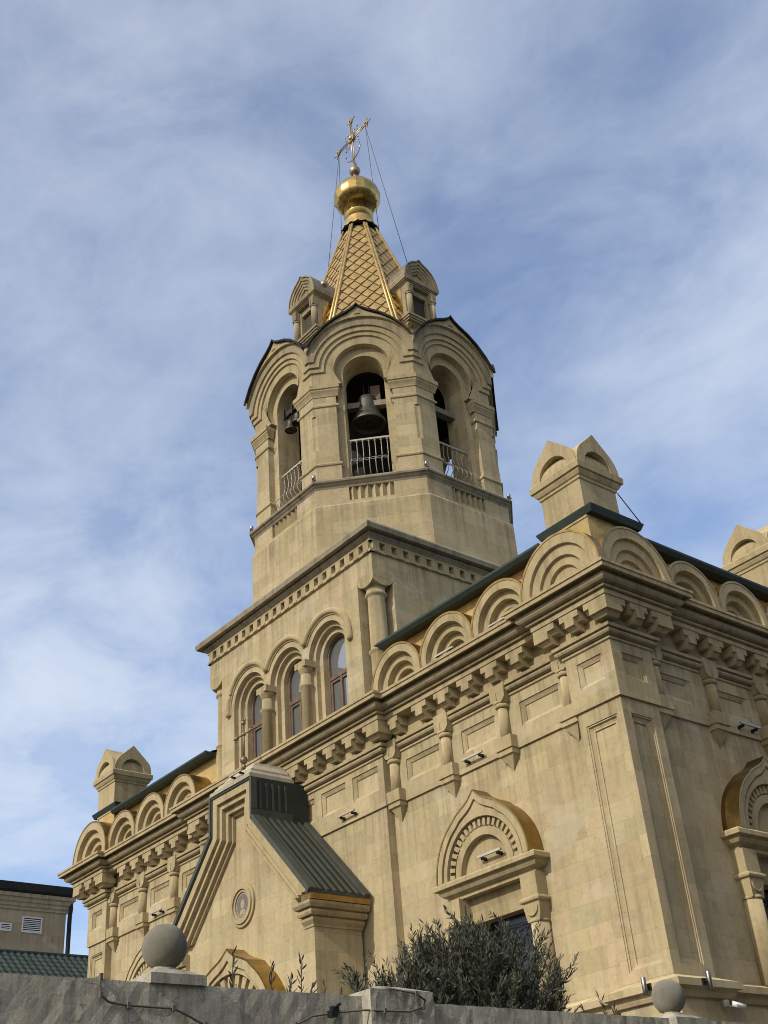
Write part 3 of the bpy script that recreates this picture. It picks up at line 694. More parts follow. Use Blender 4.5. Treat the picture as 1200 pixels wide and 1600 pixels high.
# frieze band with square cut-outs, and cornice
sqb = [(CX-HB, CY-HB), (CX+HB, CY-HB), (CX+HB, CY+HB), (CX-HB, CY+HB)]
mb = MB()
for a in (0, 90, 180, 270):
    mb.frame((CX, CY, 0), a); w0, w1 = HB-.08, HB+.055
    mb.box(-HB-.054, HB+.054, w0, w1, 13.95, 14.03); mb.box(-HB-.054, HB+.054, w0, w1, 14.24, 14.31)
    k = 20; pt = (2*HB+.1)/k
    for i in range(k): u = -HB-.05+pt*(i+.5); mb.box(u-pt*.27, u+pt*.27, w0, w1-.002, 14.03, 14.24); mb.box(u-pt*.26, u+pt*.26, w1-.03, w1+.022, 13.955, 14.0)
mb.frame(); put(mb, 'block_frieze', MP, tb)
mb = MB(); mb.box(CX-HB+.06, CX+HB-.06, -CY-HB+.06, -CY+HB-.06, 13.94, 14.4)
mb.sweep([(-.05, 14.30), (.07, 14.305), (.08, 14.33), (.13, 14.37), (.15, 14.40), (.15, 14.415), (.10, 14.42), (.10, 14.45), (.26, 14.45), (.26, 14.432), (.29, 14.432), (.31, 14.55), (.29, 14.60), (.22, 14.62), (.05, 14.80), (-.65, 15.0)], sqb, True)
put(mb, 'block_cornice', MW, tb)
# corner columns
def corner_col():
    mb = MB()
    mb.lathe([(.235, 9.95), (.235, 10.5), (.22, 10.6), (.22, 11.46), (.225, 11.47), (.26, 11.5), (.26, 11.54), (.225, 11.57), (.215, 11.6), (.205, 12.9), (.21, 12.92), (.25, 12.94), (.262, 12.975), (.25, 13.01), (.225, 13.03), (.225, 13.14), (.24, 13.2)], 0, 0, 28)
    # pendentive capital: lobed block
    for a in (0, 90):
        mb.frame((0, 0, 0), a); mb.prism([(-.30, 13.455), (-.30, 13.34)]+[(-.30+.30*(1-cos(radians(t))), 13.34-.20*sin(radians(t))) for t in range(10, 90, 10)]+[(.30-.30*(1-cos(radians(t))), 13.34-.20*sin(radians(t))) for t in range(90, 0, -10)]+[(.30, 13.34), (.30, 13.455)], -.2, .295 if a == 0 else .297)
    mb.frame()
    return mb.mesh('corner_column', [MP])
me = corner_col()
for sx, sy, a in ((1, -1, 0), (-1, -1, -90), (1, 1, 90), (-1, 1, 180)):
    place(bpy.data.objects.new('corner_column', me), tb, (CX+sx*(HB-.30), CY+sy*(HB-.30), 0), a)
# hood rolls and window colonnettes
YF = CY-HB
mb = MB((CX, YF, 0)); zc = 12.20
j = sqrt(.965**2-.845**2)
for x, e0, e1 in ((-1.69, math.degrees(atan2(j, .845)), 188), (0, math.degrees(atan2(j, .845)), 180-math.degrees(atan2(j, .845))), (1.69, -8, 180-math.degrees(atan2(j, .845)))):
    A = arc(.965, e0, e1, 30, (x, zc)); mb.tube([(u, .03, z) for u, z in A], .075, 8)
    mb.band(arc(.90, e0, e1, 30, (x, zc)), arc(.865, e0, e1, 30, (x, zc)), .03, -.01)
put(mb, 'hood_moulding', MP, tb)
def wcol():
    mb = MB()
    mb.box(-.215, .215, -.14, .20, 12.02, 12.18); mb.lathe([(.13, 11.86), (.135, 11.9), (.18, 11.97), (.20, 12.02)], 0, .02, 18)
    mb.lathe([(.14, 9.98), (.135, 11.5), (.16, 11.52), (.185, 11.56), (.16, 11.60), (.135, 11.62), (.13, 11.87)], 0, .02, 20)
    return mb.mesh('window_column', [MP])
me = wcol()
for s_ in (-1, 1): place(bpy.data.objects.new('window_column', me), tb, (CX+s_*.845, YF, 0))
for x in XS:
    mb = MB((CX+x, YF, 0)); mb.prism([(-.485, 9.98), (.485, 9.98)]+[(u, z) for u, z in arc(.485, 0, 180, 20, (0, 12.20))], -.46, -.44); wn = put(mb, 'tower_window', GLASS, church)
    mb = MB((CX+x, YF, 0)); S1 = [(.49, 9.98)]+arc(.49, 0, 180, 20, (0, 12.2))+[(-.49, 9.98)]; S0 = [(.425, 9.98)]+arc(.425, 0, 180, 20, (0, 12.2))+[(-.425, 9.98)]
    mb.band(S1, S0, -.38, -.445); mb.box(-.43, .43, -.44, -.375, 11.62, 11.72); mb.box(-.035, .035, -.44, -.385, 9.98, 11.62)
    for e in (-1, 1): mb.box(min(e*.035, e*.425), max(e*.035, e*.425), -.43, -.40, 11.55, 11.62); mb.box(min(e*.36, e*.425), max(e*.36, e*.425), -.43, -.395, 9.98, 11.62)
    put(mb, 'frame', WOOD, wn)

# ------------------------------------------------------------------ octagonal bell stage
T8 = tan(radians(22.5)); AX, AY = CX, 4.41
def octp(a): return [(AX+a/cos(radians(22.5))*cos(radians(22.5+45*i)), AY+a/cos(radians(22.5))*sin(radians(22.5+45*i))) for i in range(8)]
bs = church
FACES = [0, 45, 90, 135, 180, 225, 270, 315]
mb = MB(); mb.sweep([(0, 14.5), (0, 16.33), (-.03, 16.38), (-.075, 16.40)], octp(3.6), True)
for a in FACES:
    mb.frame((AX, AY, 0), a); mb.face(-3.525*T8, 3.525*T8, 16.40, 16.94, 3.525, [(-.59, .59, 16.49, 16.93, [(0, 0), (0, .12)])])
mb.frame()
put(mb, 'octagon_base', MS, bs)
for a in FACES:
    mb = MB((AX, AY, 0), a)
    for k in range(6):
        u = -.58+1.16/6*k; w = 3.527; d_ = 1.16/6
        mb.plan([(u, w-.125), (u+d_*.5, w-.004), (u+d_*.98, w-.125)], 16.492, 16.928)
    put(mb, 'reeded_panel', MP, bs)
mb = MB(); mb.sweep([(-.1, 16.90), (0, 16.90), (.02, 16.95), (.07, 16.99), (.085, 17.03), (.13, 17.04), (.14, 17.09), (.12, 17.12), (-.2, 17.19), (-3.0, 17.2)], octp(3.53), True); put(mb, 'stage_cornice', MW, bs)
# piers, one at each corner of the octagon, with their bands
A0 = 3.45
def on_corner(i):
    """the two half piers that meet at corner i: (face angle, side)"""
    return ((i*45-0, -1), (i*45-45, 1))
for i in range(8):
    mb = MB(); ml = MB()
    for a, s_ in on_corner(i):
        mb.frame((AX, AY, 0), a); ml.frame((AX, AY, 0), a)
        def P(ui, c_=0.0): return [(s_*ui, A0), (s_*(A0*T8-c_), A0)]+([(s_*(A0*T8-c_*.25), A0-c_*.6)] if c_ else [])+[(s_*2.5*T8, 2.5), (s_*ui, 2.5)]
        mb.plan(P(.75), 17.15, 17.70); mb.plan(P(.79), 17.70, 18.22); mb.plan(P(.79, .09), 18.22, 19.36); mb.plan(P(.79), 19.36, 20.405)
        mb.plan([(s_*.575, A0-.2), (s_*.795, A0-.2), (s_*.795, 2.5), (s_*.575, 2.5)], 17.15, 20.865)
        def ring(prof, u0=.735):
            k = len(prof)
            pts = [(s_*(u0-(o_ if o_ > 0 else 0)*.5), A0+o_, z) for o_, z in prof]+[(s_*(A0+o_)*T8, A0+o_, z) for o_, z in prof]+[(s_*(u0-(o_ if o_ > 0 else 0)*.5), A0-.16, z) for o_, z in prof]
            ml.add(pts, [(i_, i_+1, k+i_+1, k+i_) for i_ in range(k-1)]+[(i_, i_+1, 2*k+i_+1, 2*k+i_) for i_ in range(k-1)])
        ring([(-.01, 17.69), (.03, 17.70), (.045, 17.735), (.03, 17.77), (-.01, 17.80)])
        ring([(-.01, 19.63), (.03, 19.64), (.045, 19.675), (.03, 19.71), (-.01, 19.72)])
        ring([(-.01, 19.98), (.02, 19.985), (.03, 20.03), (.06, 20.09), (.10, 20.15), (.10, 20.20), (.13, 20.21), (.13, 20.34), (-.01, 20.40)])
    o = put(mb, 'pier', MS, church); put(ml, 'pier_moulding', MP, o)
# gables: stacked stone orders
KT = [(0, 22.93), (.05, 22.86), (.13, 22.78), (.3, 22.67), (.63, 22.50), (.95, 22.26), (1.25, 21.93), (1.47, 21.58), (1.6, 21.3)]
ZC = 20.93
def gorder(r, zk, a1, a0, mbx, last=False):
    kk = 16
    ang0 = math.degrees(math.asin(max(-1, min(1, (zk-ZC)/r))))
    inn = [(2.2, zk)]+arc(r, ang0, 90, kk, (0, ZC))
    # outer: keel sampled from corner to tip with the same count
    n2 = len(inn); out = []
    cor = [(2.2, 21.5)]
    L_ = list(reversed(KT))[1:]
    for i in range(n2):
        t = i/(n2-1)*(len(L_)-1); k = min(int(t), len(L_)-2); f = t-k
        out.append((L_[k][0]*(1-f)+L_[k+1][0]*f, L_[k][1]*(1-f)+L_[k+1][1]*f))
    out[0] = (2.2, L_[0][1])
    for s_ in (1, -1):
        def cl(p, a): return (s_*min(p[0], a*T8), a, p[1])
        k = n2
        pts = [cl(p, a1) for p in out]+[cl(p, a1) for p in inn]+[cl(p, a0) for p in out]+[cl(p, a0) for p in inn]
        fs = []
        for i in range(k-1):
            j = i+1; fs += [(i, j, k+j, k+i), (i, j, 2*k+j, 2*k+i), (k+i, k+j, 3*k+j, 3*k+i)]
        mbx.add(pts, fs)
for a in FACES:
    mb = MB((AX, AY, 0), a)
    gorder(.79, 20.405, A0, A0-.25, mb)
    gorder(1.06, 20.84, A0+.055, A0-.02, mb); gorder(1.19, 20.99, A0+.11, A0+.03, mb); mb.cur = 1; gorder(1.35, 21.15, A0+.165, A0+.09, mb); mb.cur = 0; gorder(1.60, 21.42, A0+.25, A0+.14, mb)
    # inner arch order
    arcp = arc(.575, 0, 180, 22, (0, 20.86))
    mb.prism([(-.86, 20.87), (-.86, 21.9), (.86, 21.9), (.86, 20.87), (.575, 20.87)]+arc(.575, 1, 179, 22, (0, 20.86))+[(-.575, 20.87)], A0-.2, 2.5)
    mb.prism([(-.09, 22.62), (.09, 22.62), (0, 22.70)], A0+.2, A0+.275)
    g = put(mb, 'tower_gable', [MP, MR], bs)
    mb = MB((AX, AY, 0), a)
    KF = [(-u, z) for u, z in reversed(KT[1:-1])]+KT[:-1]
    K1 = [(u*1.012, z+.075) for u, z in KF]; K0 = [(u, z+.012) for u, z in KF]
    mb.band(K1, K0, A0+.33, 1.6)
    put(mb, 'metal_edge', DARKM, g)
# floor, ceiling, dark inside
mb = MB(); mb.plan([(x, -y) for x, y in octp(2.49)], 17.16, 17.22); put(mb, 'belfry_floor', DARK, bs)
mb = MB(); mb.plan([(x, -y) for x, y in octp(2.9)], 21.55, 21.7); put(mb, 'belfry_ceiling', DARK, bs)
mb = MB((AX, AY, 0))
for a, w0, w1 in ((45, 2.55, 2.75), (90, 2.62, 2.85), (135, 2.6, 2.8)):
    mb = MB((AX, AY, 0), a); mb.box(-1.0, 1.0, w0, w1, 20.02, 20.2); put(mb, 'bell_beam', TIMBER, bs)
mb = MB((AX, AY, 0), 45); mb.box(.1, .38, 2.2, 2.45, 20.2, 20.95); put(mb, 'timber_block', WOOD, bs)
# added dark inner drum so the openings do not show through
mb = MB(); mb.lathe([(1.05, 17.2), (1.05, 21.6)], AX, -AY, 24); put(mb, 'dark_drum', DARK, bs)
# balcony railings
def railing():
    mb = MB(); W0 = A0-.36
    mb.box(-.57, .57, W0+.02, W0+.07, 18.60, 18.65)
    for i in range(7):
        u = -.5+1.0*i/6
        pts = []
        for t in range(13):
            q = t/12; z = 18.6-1.22*q
            bul = .0 + .30*math.exp(-((q-.78)/.2)**2) - .03*math.exp(-((q-.25)/.15)**2)
            pts.append((u, W0+.045+bul, z))
        mb.tube(pts, .013, 6)
        mb.tube([(u+.03*cos(t*.7), W0+.06+.05*sin(t*.7), 18.54+.02*t/8) for t in range(8)], .009, 5)
    for k in range(6):
        u = -.5+1.0*k/6
        for s_ in (1, -1): mb.tube([(u+1/6*t/6, W0+.06, 17.98+s_*.035*sin(pi*t/6)) for t in range(7)], .008, 5)
    mb.tube([(-.57, W0+.05, 17.4), (.57, W0+.05, 17.4)], .016, 6)
    return mb.mesh('railing', [PAINT])
me = railing()
for a in FACES: place(bpy.data.objects.new('railing', me), bs, (AX, AY, 0), a)
# ------------------------------------------------------------------ spire
SX, SY = AX+.04, AY+.03
sp = church
RB, ZB0, RT, ZT0 = 2.45+.326*1.6, 22.05, .60, 29.33
def R_at(z): return RB+(RT-RB)*(z-ZB0)/(ZT0-ZB0)
def pt8(i, z, e=0.0): a = radians(22.5+45*i); r = R_at(z)+e; return (SX+r*cos(a), SY+r*sin(a), z)
mb = MB()
for i in range(8):
    a, b, c_, d = pt8(i, ZB0), pt8(i+1, ZB0), pt8(i+1, ZT0), pt8(i, ZT0)
    mb.add([(x, -y, z) for x, y, z in (a, b, c_, d)], [(0, 1, 2, 3)])
put(mb, 'tent_roof', GOLDD, sp)
mb = MB(); ap = cos(radians(22.5))
for fi, ang in enumerate(FACES):
    mb.frame((SX, SY, 0), ang)
    dw, dh = .40, .56; sl = (RB-RT)*ap/(ZT0-ZB0); cs = cos(math.atan(sl)); sn_ = sin(math.atan(sl))
    nrow = int((ZT0-ZB0)/cs/(dh/2))
    for r in range(nrow+1):
        s0 = r*dh/2
        for c_ in range(-8, 9):
            u = (c_+(.5 if r % 2 else 0))*dw
            zc_ = ZB0+s0*cs
            if zc_ > ZT0-.1: continue
            hw = R_at(zc_)*sin(radians(22.5))
            if abs(u)-dw*.5 > hw-.02: continue
            def P(du, dsv, e):
                s1 = s0+dsv; z = ZB0+s1*cs; w = R_at(min(z, ZT0+.2))*ap
                lim = max(.01, R_at(min(z, ZT0))*sin(radians(22.5))); uu = max(-lim, min(lim, u+du))
                return (uu, w+e*cs, z+e*sn_)
            top, bot, l_, r_ = P(0, dh*.475, .015), P(0, -dh*.475, .070), P(-dw*.47, 0, .034), P(dw*.47, 0, .034)
            mid = P(0, .0, .045)
            b2, l2, r2 = P(0, -dh*.475, .0), P(-dw*.47, 0, .0), P(dw*.47, 0, .0)
            mb.add([top, l_, bot, r_, mid, b2, l2, r2], [(0, 1, 4), (1, 2, 4), (2, 3, 4), (3, 0, 4), (1, 2, 5, 6), (2, 3, 7, 5)])
mb.frame(); put(mb, 'diamond_tiles', GOLDT, sp, merge=False)
for i in range(8):
    mb = MB(); a = radians(22.5+45*i); t_ = (-sin(a), cos(a))
    for e in (-.055, .055):
        p0 = pt8(i, ZB0, .03); p1 = pt8(i, ZT0+.05, .03)
        mb.tube([(p0[0]+t_[0]*e*1.15, -(p0[1]+t_[1]*e*1.15), p0[2]), (p1[0]+t_[0]*e*.7, -(p1[1]+t_[1]*e*.7), p1[2])], .062, 8, .042)
    put(mb, 'rib', GOLDT, sp)
# scalloped collar, drum, onion
def smooth_prof(P, k=4):
    r_ = []
    for i in range(len(P)-1):
        a, b, c_, d = P[max(i-1, 0)], P[i], P[i+1], P[min(i+2, len(P)-1)]
        for q in range(k):
            t = q/k; r_.append(tuple(.5*((2*b[m])+(c_[m]-a[m])*t+(2*a[m]-5*b[m]+4*c_[m]-d[m])*t*t+(3*b[m]-a[m]-3*c_[m]+d[m])*t**3) for m in (0, 1)))
    return r_+[P[-1]]
mb = MB(); seg = 48; top = []; bot = []
prof = [(.50, 29.98, 0), (.53, 29.80, 0), (.60, 29.62, 0), (.665, 29.50, 1)]
V = []; F = []
for i in range(seg):
    a = 2*pi*i/seg
    for r, z, sc in prof: V.append((SX+r*cos(a), -(SY+r*sin(a)), z-(0.055 if sc and i % 3 else 0)))
for i in range(seg):
    j_ = (i+1) % seg
    for k in range(3): F.append((i*4+k, j_*4+k, j_*4+k+1, i*4+k+1))
mb.add(V, F); put(mb, 'scalloped_collar', GOLDT, sp)
mb = MB(); mb.lathe([(.655, 29.4), (.5, 29.75)], SX, -SY, 16); put(mb, 'collar_core', DARK, sp)
mb = MB(); mb.smooth = False; mb.lathe([(.495, 29.75), (.495, 30.25), (.505, 30.26), (.505, 30.29), (.49, 30.30), (.485, 30.9)], SX, -SY, 32); put(mb, 'drum', GOLD, sp)
mb = MB(); mb.lathe(smooth_prof([(.47, 30.70), (.58, 30.74), (.70, 30.83), (.79, 30.97), (.825, 31.13), (.815, 31.29), (.75, 31.47), (.63, 31.65), (.46, 31.80), (.30, 31.90), (.20, 31.97), (.13, 32.05)]), SX, -SY, 18, sm=False); put(mb, 'onion_dome', GOLD, sp)
mb = MB(); mb.lathe([(.155, 31.97), (.12, 32.12), (.085, 32.32), (.07, 32.42)], SX, -SY, 16); put(mb, 'finial_neck', BRASS, sp)
mb = MB(); mb.ball(SX, -SY, 32.56, .205, 24); put(mb, 'finial_ball', BRASS, sp)
# cross
mb = MB((SX, SY, 0))
mb.tube([(-.045, 0, 32.75), (-.045, 0, 35.15)], .022, 6); mb.tube([(.045, 0, 32.75), (.045, 0, 35.15)], .022, 6)
for k in range(24): z = 32.8+k*.097; mb.tube([(-.045, 0, z), (.045, 0, z+.05)], .012, 5)
mb.box(-.075, .075, -.05, .05, 32.72, 32.95)
for e in (-.05, .05): mb.tube([(-.80, 0, 34.27+e), (.80, 0, 34.27+e)], .022, 6)
for k in range(16): u = -.78+k*.1; mb.tube([(u, 0, 34.22), (u+.05, 0, 34.32)], .009, 5)
def rosette(u, z, du, dz_):
    mb.lathe([(.001, -.03), (.11, -.02), (.12, .0), (.11, .02), (.001, .03)], 0, 0, 4) if False else None
    mb.band(arc(.115, 0, 360, 16, (u, z)), arc(.05, 0, 360, 16, (u, z)), -.03, .03)
    for a in (-1, 0, 1):
        b = atan2(dz_, du)+a*radians(72); q = (cos(b), sin(b)); r0, r1 = .11, .27
        n2 = (-q[1], q[0])
        mb.prism([(u+q[0]*r0, z+q[1]*r0), (u+q[0]*.17+n2[0]*.055, z+q[1]*.17+n2[1]*.055), (u+q[0]*.2+n2[0]*.02, z+q[1]*.2+n2[1]*.02), (u+q[0]*r1, z+q[1]*r1), (u+q[0]*.2-n2[0]*.02, z+q[1]*.2-n2[1]*.02), (u+q[0]*.17-n2[0]*.055, z+q[1]*.17-n2[1]*.055)], -.015, .015)
rosette(-.83, 34.27, -1, 0); rosette(.83, 34.27, 1, 0); rosette(0, 35.18, 0, 1)
mb.band(arc(.17, 0, 360, 20, (0, 34.27)), arc(.08, 0, 360, 20, (0, 34.27)), -.06, .06); mb.ball(0, .03, 34.27, .10, 14)
for a in (30, 45, 60, 120, 135, 150, 210, 225, 240, 300, 315, 330):
    b = radians(a); r1 = .52 if a % 45 == 0 else .40
    mb.tube([(.15*cos(b), 0, 34.27+.15*sin(b)), (r1*cos(b), 0, 34.27+r1*sin(b))], .009, 5); mb.ball(r1*cos(b), 0, 34.27+r1*sin(b), .03, 6)
cr = [( .42*sin(radians(t)), 0, 33.62-.42*cos(radians(t))) for t in range(-85, 86, 10)]
mb.tube(cr, .024, 6)
for s_ in (-1, 1): mb.tube([(s_*.42, 0, 33.58), (s_*.38, 0, 33.68), (s_*.44, 0, 33.74)], .022, 5)
put(mb, 'cross', BRASS, sp)
mb = MB()
for (u0, x, y, z) in ((-.80, -11.23, 3.28, 27.32), (-.80, -11.45, 4.15, 28.84), (.80, -8.590, 4.414, 26.379), (.80, -10.48, 5.10, 28.98)):
    mb = MB(); mb.tube([(SX+u0, -SY, 34.10), (x, -y, z)], .011, 5); put(mb, 'guy_wire', WIRE, sp)
# dormers
def dormer():
    zb = 23.45; st = MB()
    # sill
    for i, (h_, w, z0, z1) in enumerate(((.66, .05, 23.60, 23.68), (.63, .01, 23.53, 23.60), (.59, -.03, 23.47, 23.53))): st.box(-h_, h_, -1.3, w, z0, z1)
    for s_ in (-1, 1):
        st.box(min(s_*.30, s_*.56), max(s_*.30, s_*.56), -1.3, -.14, 23.68, 24.95)
        c_ = s_*.46; st.lathe([(.095, 23.68), (.09, 24.55)], c_, -.06, 14); st.lathe([(.115, 24.5), (.10, 24.56), (.12, 24.6)], c_, -.06, 8, False); st.box(c_-.105, c_+.105, -.16, .035, 24.58, 24.93)
        for q in (-.05, .05): st.box(c_+q-.025, c_+q+.025, .03, .055, 24.56, 24.9)
    st.box(-.31, .31, -.5, -.16, 24.70, 24.95)
    sq = [(-.60, 1.3), (-.60, -.04), (.60, -.04), (.60, 1.3)]
    sq = [(.60, 1.3), (.60, .02), (-.60, .02), (-.60, 1.3)][::-1]
    st.sweep([(-.1, 24.92), (-.02, 24.92), (-.02, 24.95), (.01, 24.95), (.02, 24.985), (.055, 24.985), (.055, 25.02), (.09, 25.02), (.105, 25.17), (-.1, 25.18)], sq)
    st.box(-.55, .55, -1.3, -.1, 24.94, 25.16)
    K = [(.64, .0), (.63, .12), (.58, .32), (.47, .52), (.30, .68), (.12, .78), (0, .90)]; K = K+[(-u, z) for u, z in reversed(K[:-1])]; z0 = 25.17
    Kz = [(u, z+z0) for u, z in K]; s_ = lambda f: [(u*f, z0+(z-z0)*f*.98) for u, z in Kz]
    st.band(Kz, s_(.86), .04, -1.5); st.band(s_(.86), s_(.74), .0, -.4); st.band(s_(.74), s_(.62), -.04, -.4); st.band(s_(.62), s_(.5), -.08, -.4); st.prism(s_(.5), -.14, -.4)
    a = st.mesh('dormer', [MR])
    cv = MB(); cv.band(s_(1.06), s_(1.004), .08, -1.8); b = cv.mesh('dormer_cover', [BRASS])
    dk = MB(); dk.box(-.33, .33, -.6, -.26, 23.68, 24.9); c_ = dk.mesh('louvre', [simple('dark_brown_louvre', (.045, .03, .018), .8, 0, .4, 9)])
    gd = MB()
    for s2 in (-1, 1): gd.box(min(s2*.565, s2*.575), max(s2*.565, s2*.575), -1.3, -.3, 23.7, 24.93)
    d = gd.mesh('gold_cheek', [GOLD])
    br = MB()
    for s2 in (-1, 1): br.uprism([(-.5, 23.47), (-.12, 23.47), (-.14, 23.40), (-.22, 23.33), (-.2, 23.26), (-.3, 23.2), (-.5, 23.22)], s2*.47-.08, s2*.47+.08)
    br.uprism([(-.08, 23.475), (-1.4, 23.475), (-1.4, 22.7)], -.5, .5)
    e = br.mesh('bracket', [MP])
    return [('dormer', a), ('dormer_cover', b), ('louvre', c_), ('gold_cheek', d), ('bracket', e)]
dm = dormer()
for a in (0, 90, 180, 270):
    L0 = Vector((SX, SY, 0))+Vector((sin(radians(a)), -cos(radians(a)), 0))*2.60
    o = place(bpy.data.objects.new('dormer', dm[0][1]), sp, L0, a)
    for nm, m_ in dm[1:]: place(bpy.data.objects.new(nm, m_), o, L0, a)

mb = MB((SX, SY, 0), 0); mb.ball(.60, 2.2, 25.52, .13, 14); mb.tube([(.60, 2.2, 25.2), (.60, 2.2, 25.42)], .03, 6); put(mb, 'ornament_ball', BRASS, church)
# ------------------------------------------------------------------ bells
def bell_mesh():
    p = [(.02, 1.0), (.16, .985), (.235, .94), (.265, .86), (.275, .74), (.30, .55), (.345, .36), (.415, .20), (.485, .09), (.50, .03), (.485, 0), (.45, .02), (.39, .14), (.30, .34), (.25, .6), (.23, .85), (.02, .92)]
    mb = MB(); mb.lathe([(r, z-1) for r, z in p], 0, 0, 36)
    for z in (.86, .40, .12):
        rr = {.86: .268, .40: .335, .12: .465}[z]; mb.lathe([(rr, z-1.018), (rr+.012, z-1), (rr, z-.982)], 0, 0, 36)
    return mb.mesh('bell', [BRONZE])
bm_ = bell_mesh()
cl = MB(); cl.tube([(0, 0, -.1), (0, 0, -.95)], .03, 8); cl.ball(0, 0, -.96, .07, 12); clm = cl.mesh('clapper', [IRON])
hg = MB()
for s_ in (-1, 1): hg.tube([(s_*.09, 0, -.02), (s_*.07, 0, .25), (s_*.07, 0, .45)], .016, 6)
hg.tube([(-.1, 0, -.01), (-.06, 0, .1), (.06, 0, .1), (.1, 0, -.01)], .03, 6); hgm = hg.mesh('hanger', [IRON])
def bell(x, y, z, sc, label):
    o = place(bpy.data.objects.new('church_bell', bm_), None, (x, y, z), 45, sc); tag(o, label, 'bell', 'bells in the tower openings')
    for nm, m_ in (('clapper', clm), ('hanger', hgm)): place(bpy.data.objects.new(nm, m_), o, (x, y, z), 45, sc)
d45 = sqrt(.5)
bell(AX+2.55*d45+.0, AY-2.55*d45, 20.52-.03, .98, 'large dark bronze bell hanging in the middle tower opening above its white railing')
bell(AX-.20, AY-3.05, 20.42, .36, 'small dark bell in the left tower opening, nearer the opening centre')
bell(AX+.12, AY-3.02, 20.50, .36, 'small dark bell half hidden behind the pier in the left tower opening')
mb = MB(); mb.frame((AX, AY, 0), 0)
mb.box(-.46, .62, 3.0, 3.12, 20.62, 20.74); mb.box(-.40, -.34, 3.125, 3.17, 20.5, 20.86); mb.box(.0, .05, 3.125, 3.17, 20.5, 20.84); mb.tube([(-.3, 3.14, 20.55), (.6, 3.1, 20.68)], .03); put(mb, 'bell_bar', IRON, bs)

# ------------------------------------------------------------------ lamps and fittings on the facade
def bar_lamp():
    mb = MB(); mb.box(-.30, .30, .10, .142, .0, .036); a = mb.mesh('bar_lamp', [ALUM])
    b = MB(); b.box(-.295, .295, .104, .138, .0361, .039); bl = b.mesh('lens', [WHITE])
    c = MB()
    for u in (-.2, .2): c.box(u-.024, u-.016, 0, .12, -.045, .0); c.box(u+.016, u+.024, 0, .12, -.045, .0); c.box(u-.03, u+.03, -.01, .012, -.06, -.02)
    return a, bl, c.mesh('bracket', [IRON])
bl = bar_lamp()
def lamp(x, y, z, ang, label, sc=1.0):
    o = place(bpy.data.objects.new('bar_lamp', bl[0]), None, (x, y, z), ang, sc); tag(o, label, 'wall lamp', 'bar lamps along the church walls')
    place(bpy.data.objects.new('lens', bl[1]), o, (x, y, z), ang, sc); place(bpy.data.objects.new('bracket', bl[2]), o, (x, y, z), ang, sc)
lamp(-4.60, .89, 8.0, 0, 'white bar lamp under a frieze panel, directly above the hooded window behind the shrub')
lamp(-8.45, .69, 7.97, 0, 'white bar lamp on the frieze just right of the dark green porch roof')
lamp(-17.08, .89, 7.93, 0, 'white bar lamp on the frieze left of the porch, above the left stone ball')
lamp(-4.30, .75, 6.0, 0, 'white bar lamp inside the stone arch of the hooded window behind the shrub', 1.05)
lamp(-.89, 4.55, 7.98, 90, 'dark bar lamp on the shaded right hand wall between two short columns', 1.05)
lamp(-1.19, .26, 10.05, 0, 'bar lamp on the cornice before the large corner arch gable', 1.05)
lamp(-2.90, .30, 10.04, 0, 'bar lamp on the cornice before the small arch gable next to the large corner one', .8)
lamp(-4.45, .30, 10.04, 0, 'bar lamp on the cornice before the middle arch gable right of the tower', .95)
lamp(-10.52, -.80, 9.30, 0, 'bar lamp fixed to the pale stepped stone cap above the porch', .85)
def spot():
    mb = MB(); mb.lathe([(.036, -.135), (.039, -.13), (.039, .13), (.036, .135)], 0, .11, 20); a = mb.mesh('spot_lamp', [STEEL])
    c = MB(); c.uprism([(0, -.05), (.03, -.05), (.03, .05), (0, .05)], -.05, .05); c.tube([(0, .02, 0), (0, .12, 0)], .025, 8); return a, c.mesh('mount', [IRON])
sl = spot()
for x, y, z, a, lb in ((-1.03, .455, 3.07, 0, 'steel cylinder spotlight on the plinth ledge left of the right stone ball'), (-.455, 1.05, 3.07, 90, 'steel cylinder spotlight on the plinth ledge right of the right stone ball')):
    o = place(bpy.data.objects.new('spot_lamp', sl[0]), None, (x, y, z), a); tag(o, lb, 'spotlight', 'cylinder spotlights on the plinth'); place(bpy.data.objects.new('mount', sl[1]), o, (x, y, z), a)
# small up-lights on the tower ledge
me = MB(); me.lathe([(.05, 0), (.055, .12), (.05, .13)], 0, 0, 12); me.box(-.07, .07, -.03, .03, -.03, 0); ms = me.mesh('ledge_lamp', [STEEL])
for i, lb in ((5, 'tiny uplight at the left end of the tower ledge'), (6, 'tiny uplight on the tower ledge left of the large bell'), (7, 'tiny uplight on the tower ledge right of the large bell'), (0, 'tiny uplight at the right end of the tower ledge')):
    a = radians(22.5+45*i); r = 3.60/cos(radians(22.5)); tag(place(bpy.data.objects.new('ledge_lamp', ms), None, (AX+r*cos(a), AY+r*sin(a), 17.19), 0), lb, 'uplight', 'uplights on the tower ledge')
# security camera
o = empty('security_camera', (-.59, 1.70, 2.74), 'white bullet security camera on the shaded plinth below the right spotlight', 'security camera')
mb = MB((-.59, 1.62, 2.80), 90); mb.lathe([(.055, -.055), (.06, -.04), (.06, .04), (.05, .055)], 0, .03, 16); put(mb, 'junction_box', ALUM, o)
mb = MB((-.59, 1.62, 2.78), 90); mb.tube([(0, .05, 0), (.06, .09, -.03), (.10, .11, -.02)], .014, 8); put(mb, 'arm', ALUM, o)
mb = MB((-.59, 1.62, 2.78), 90); mb.tube([(.07, .10, .015), (.25, .20, -.045)], .042, 14); put(mb, 'housing', WHITE, o)
mb = MB((-.59, 1.62, 2.78), 90); mb.tube([(.247, .198, -.044), (.253, .202, -.047)], .034, 14); put(mb, 'lens', IRON, o)
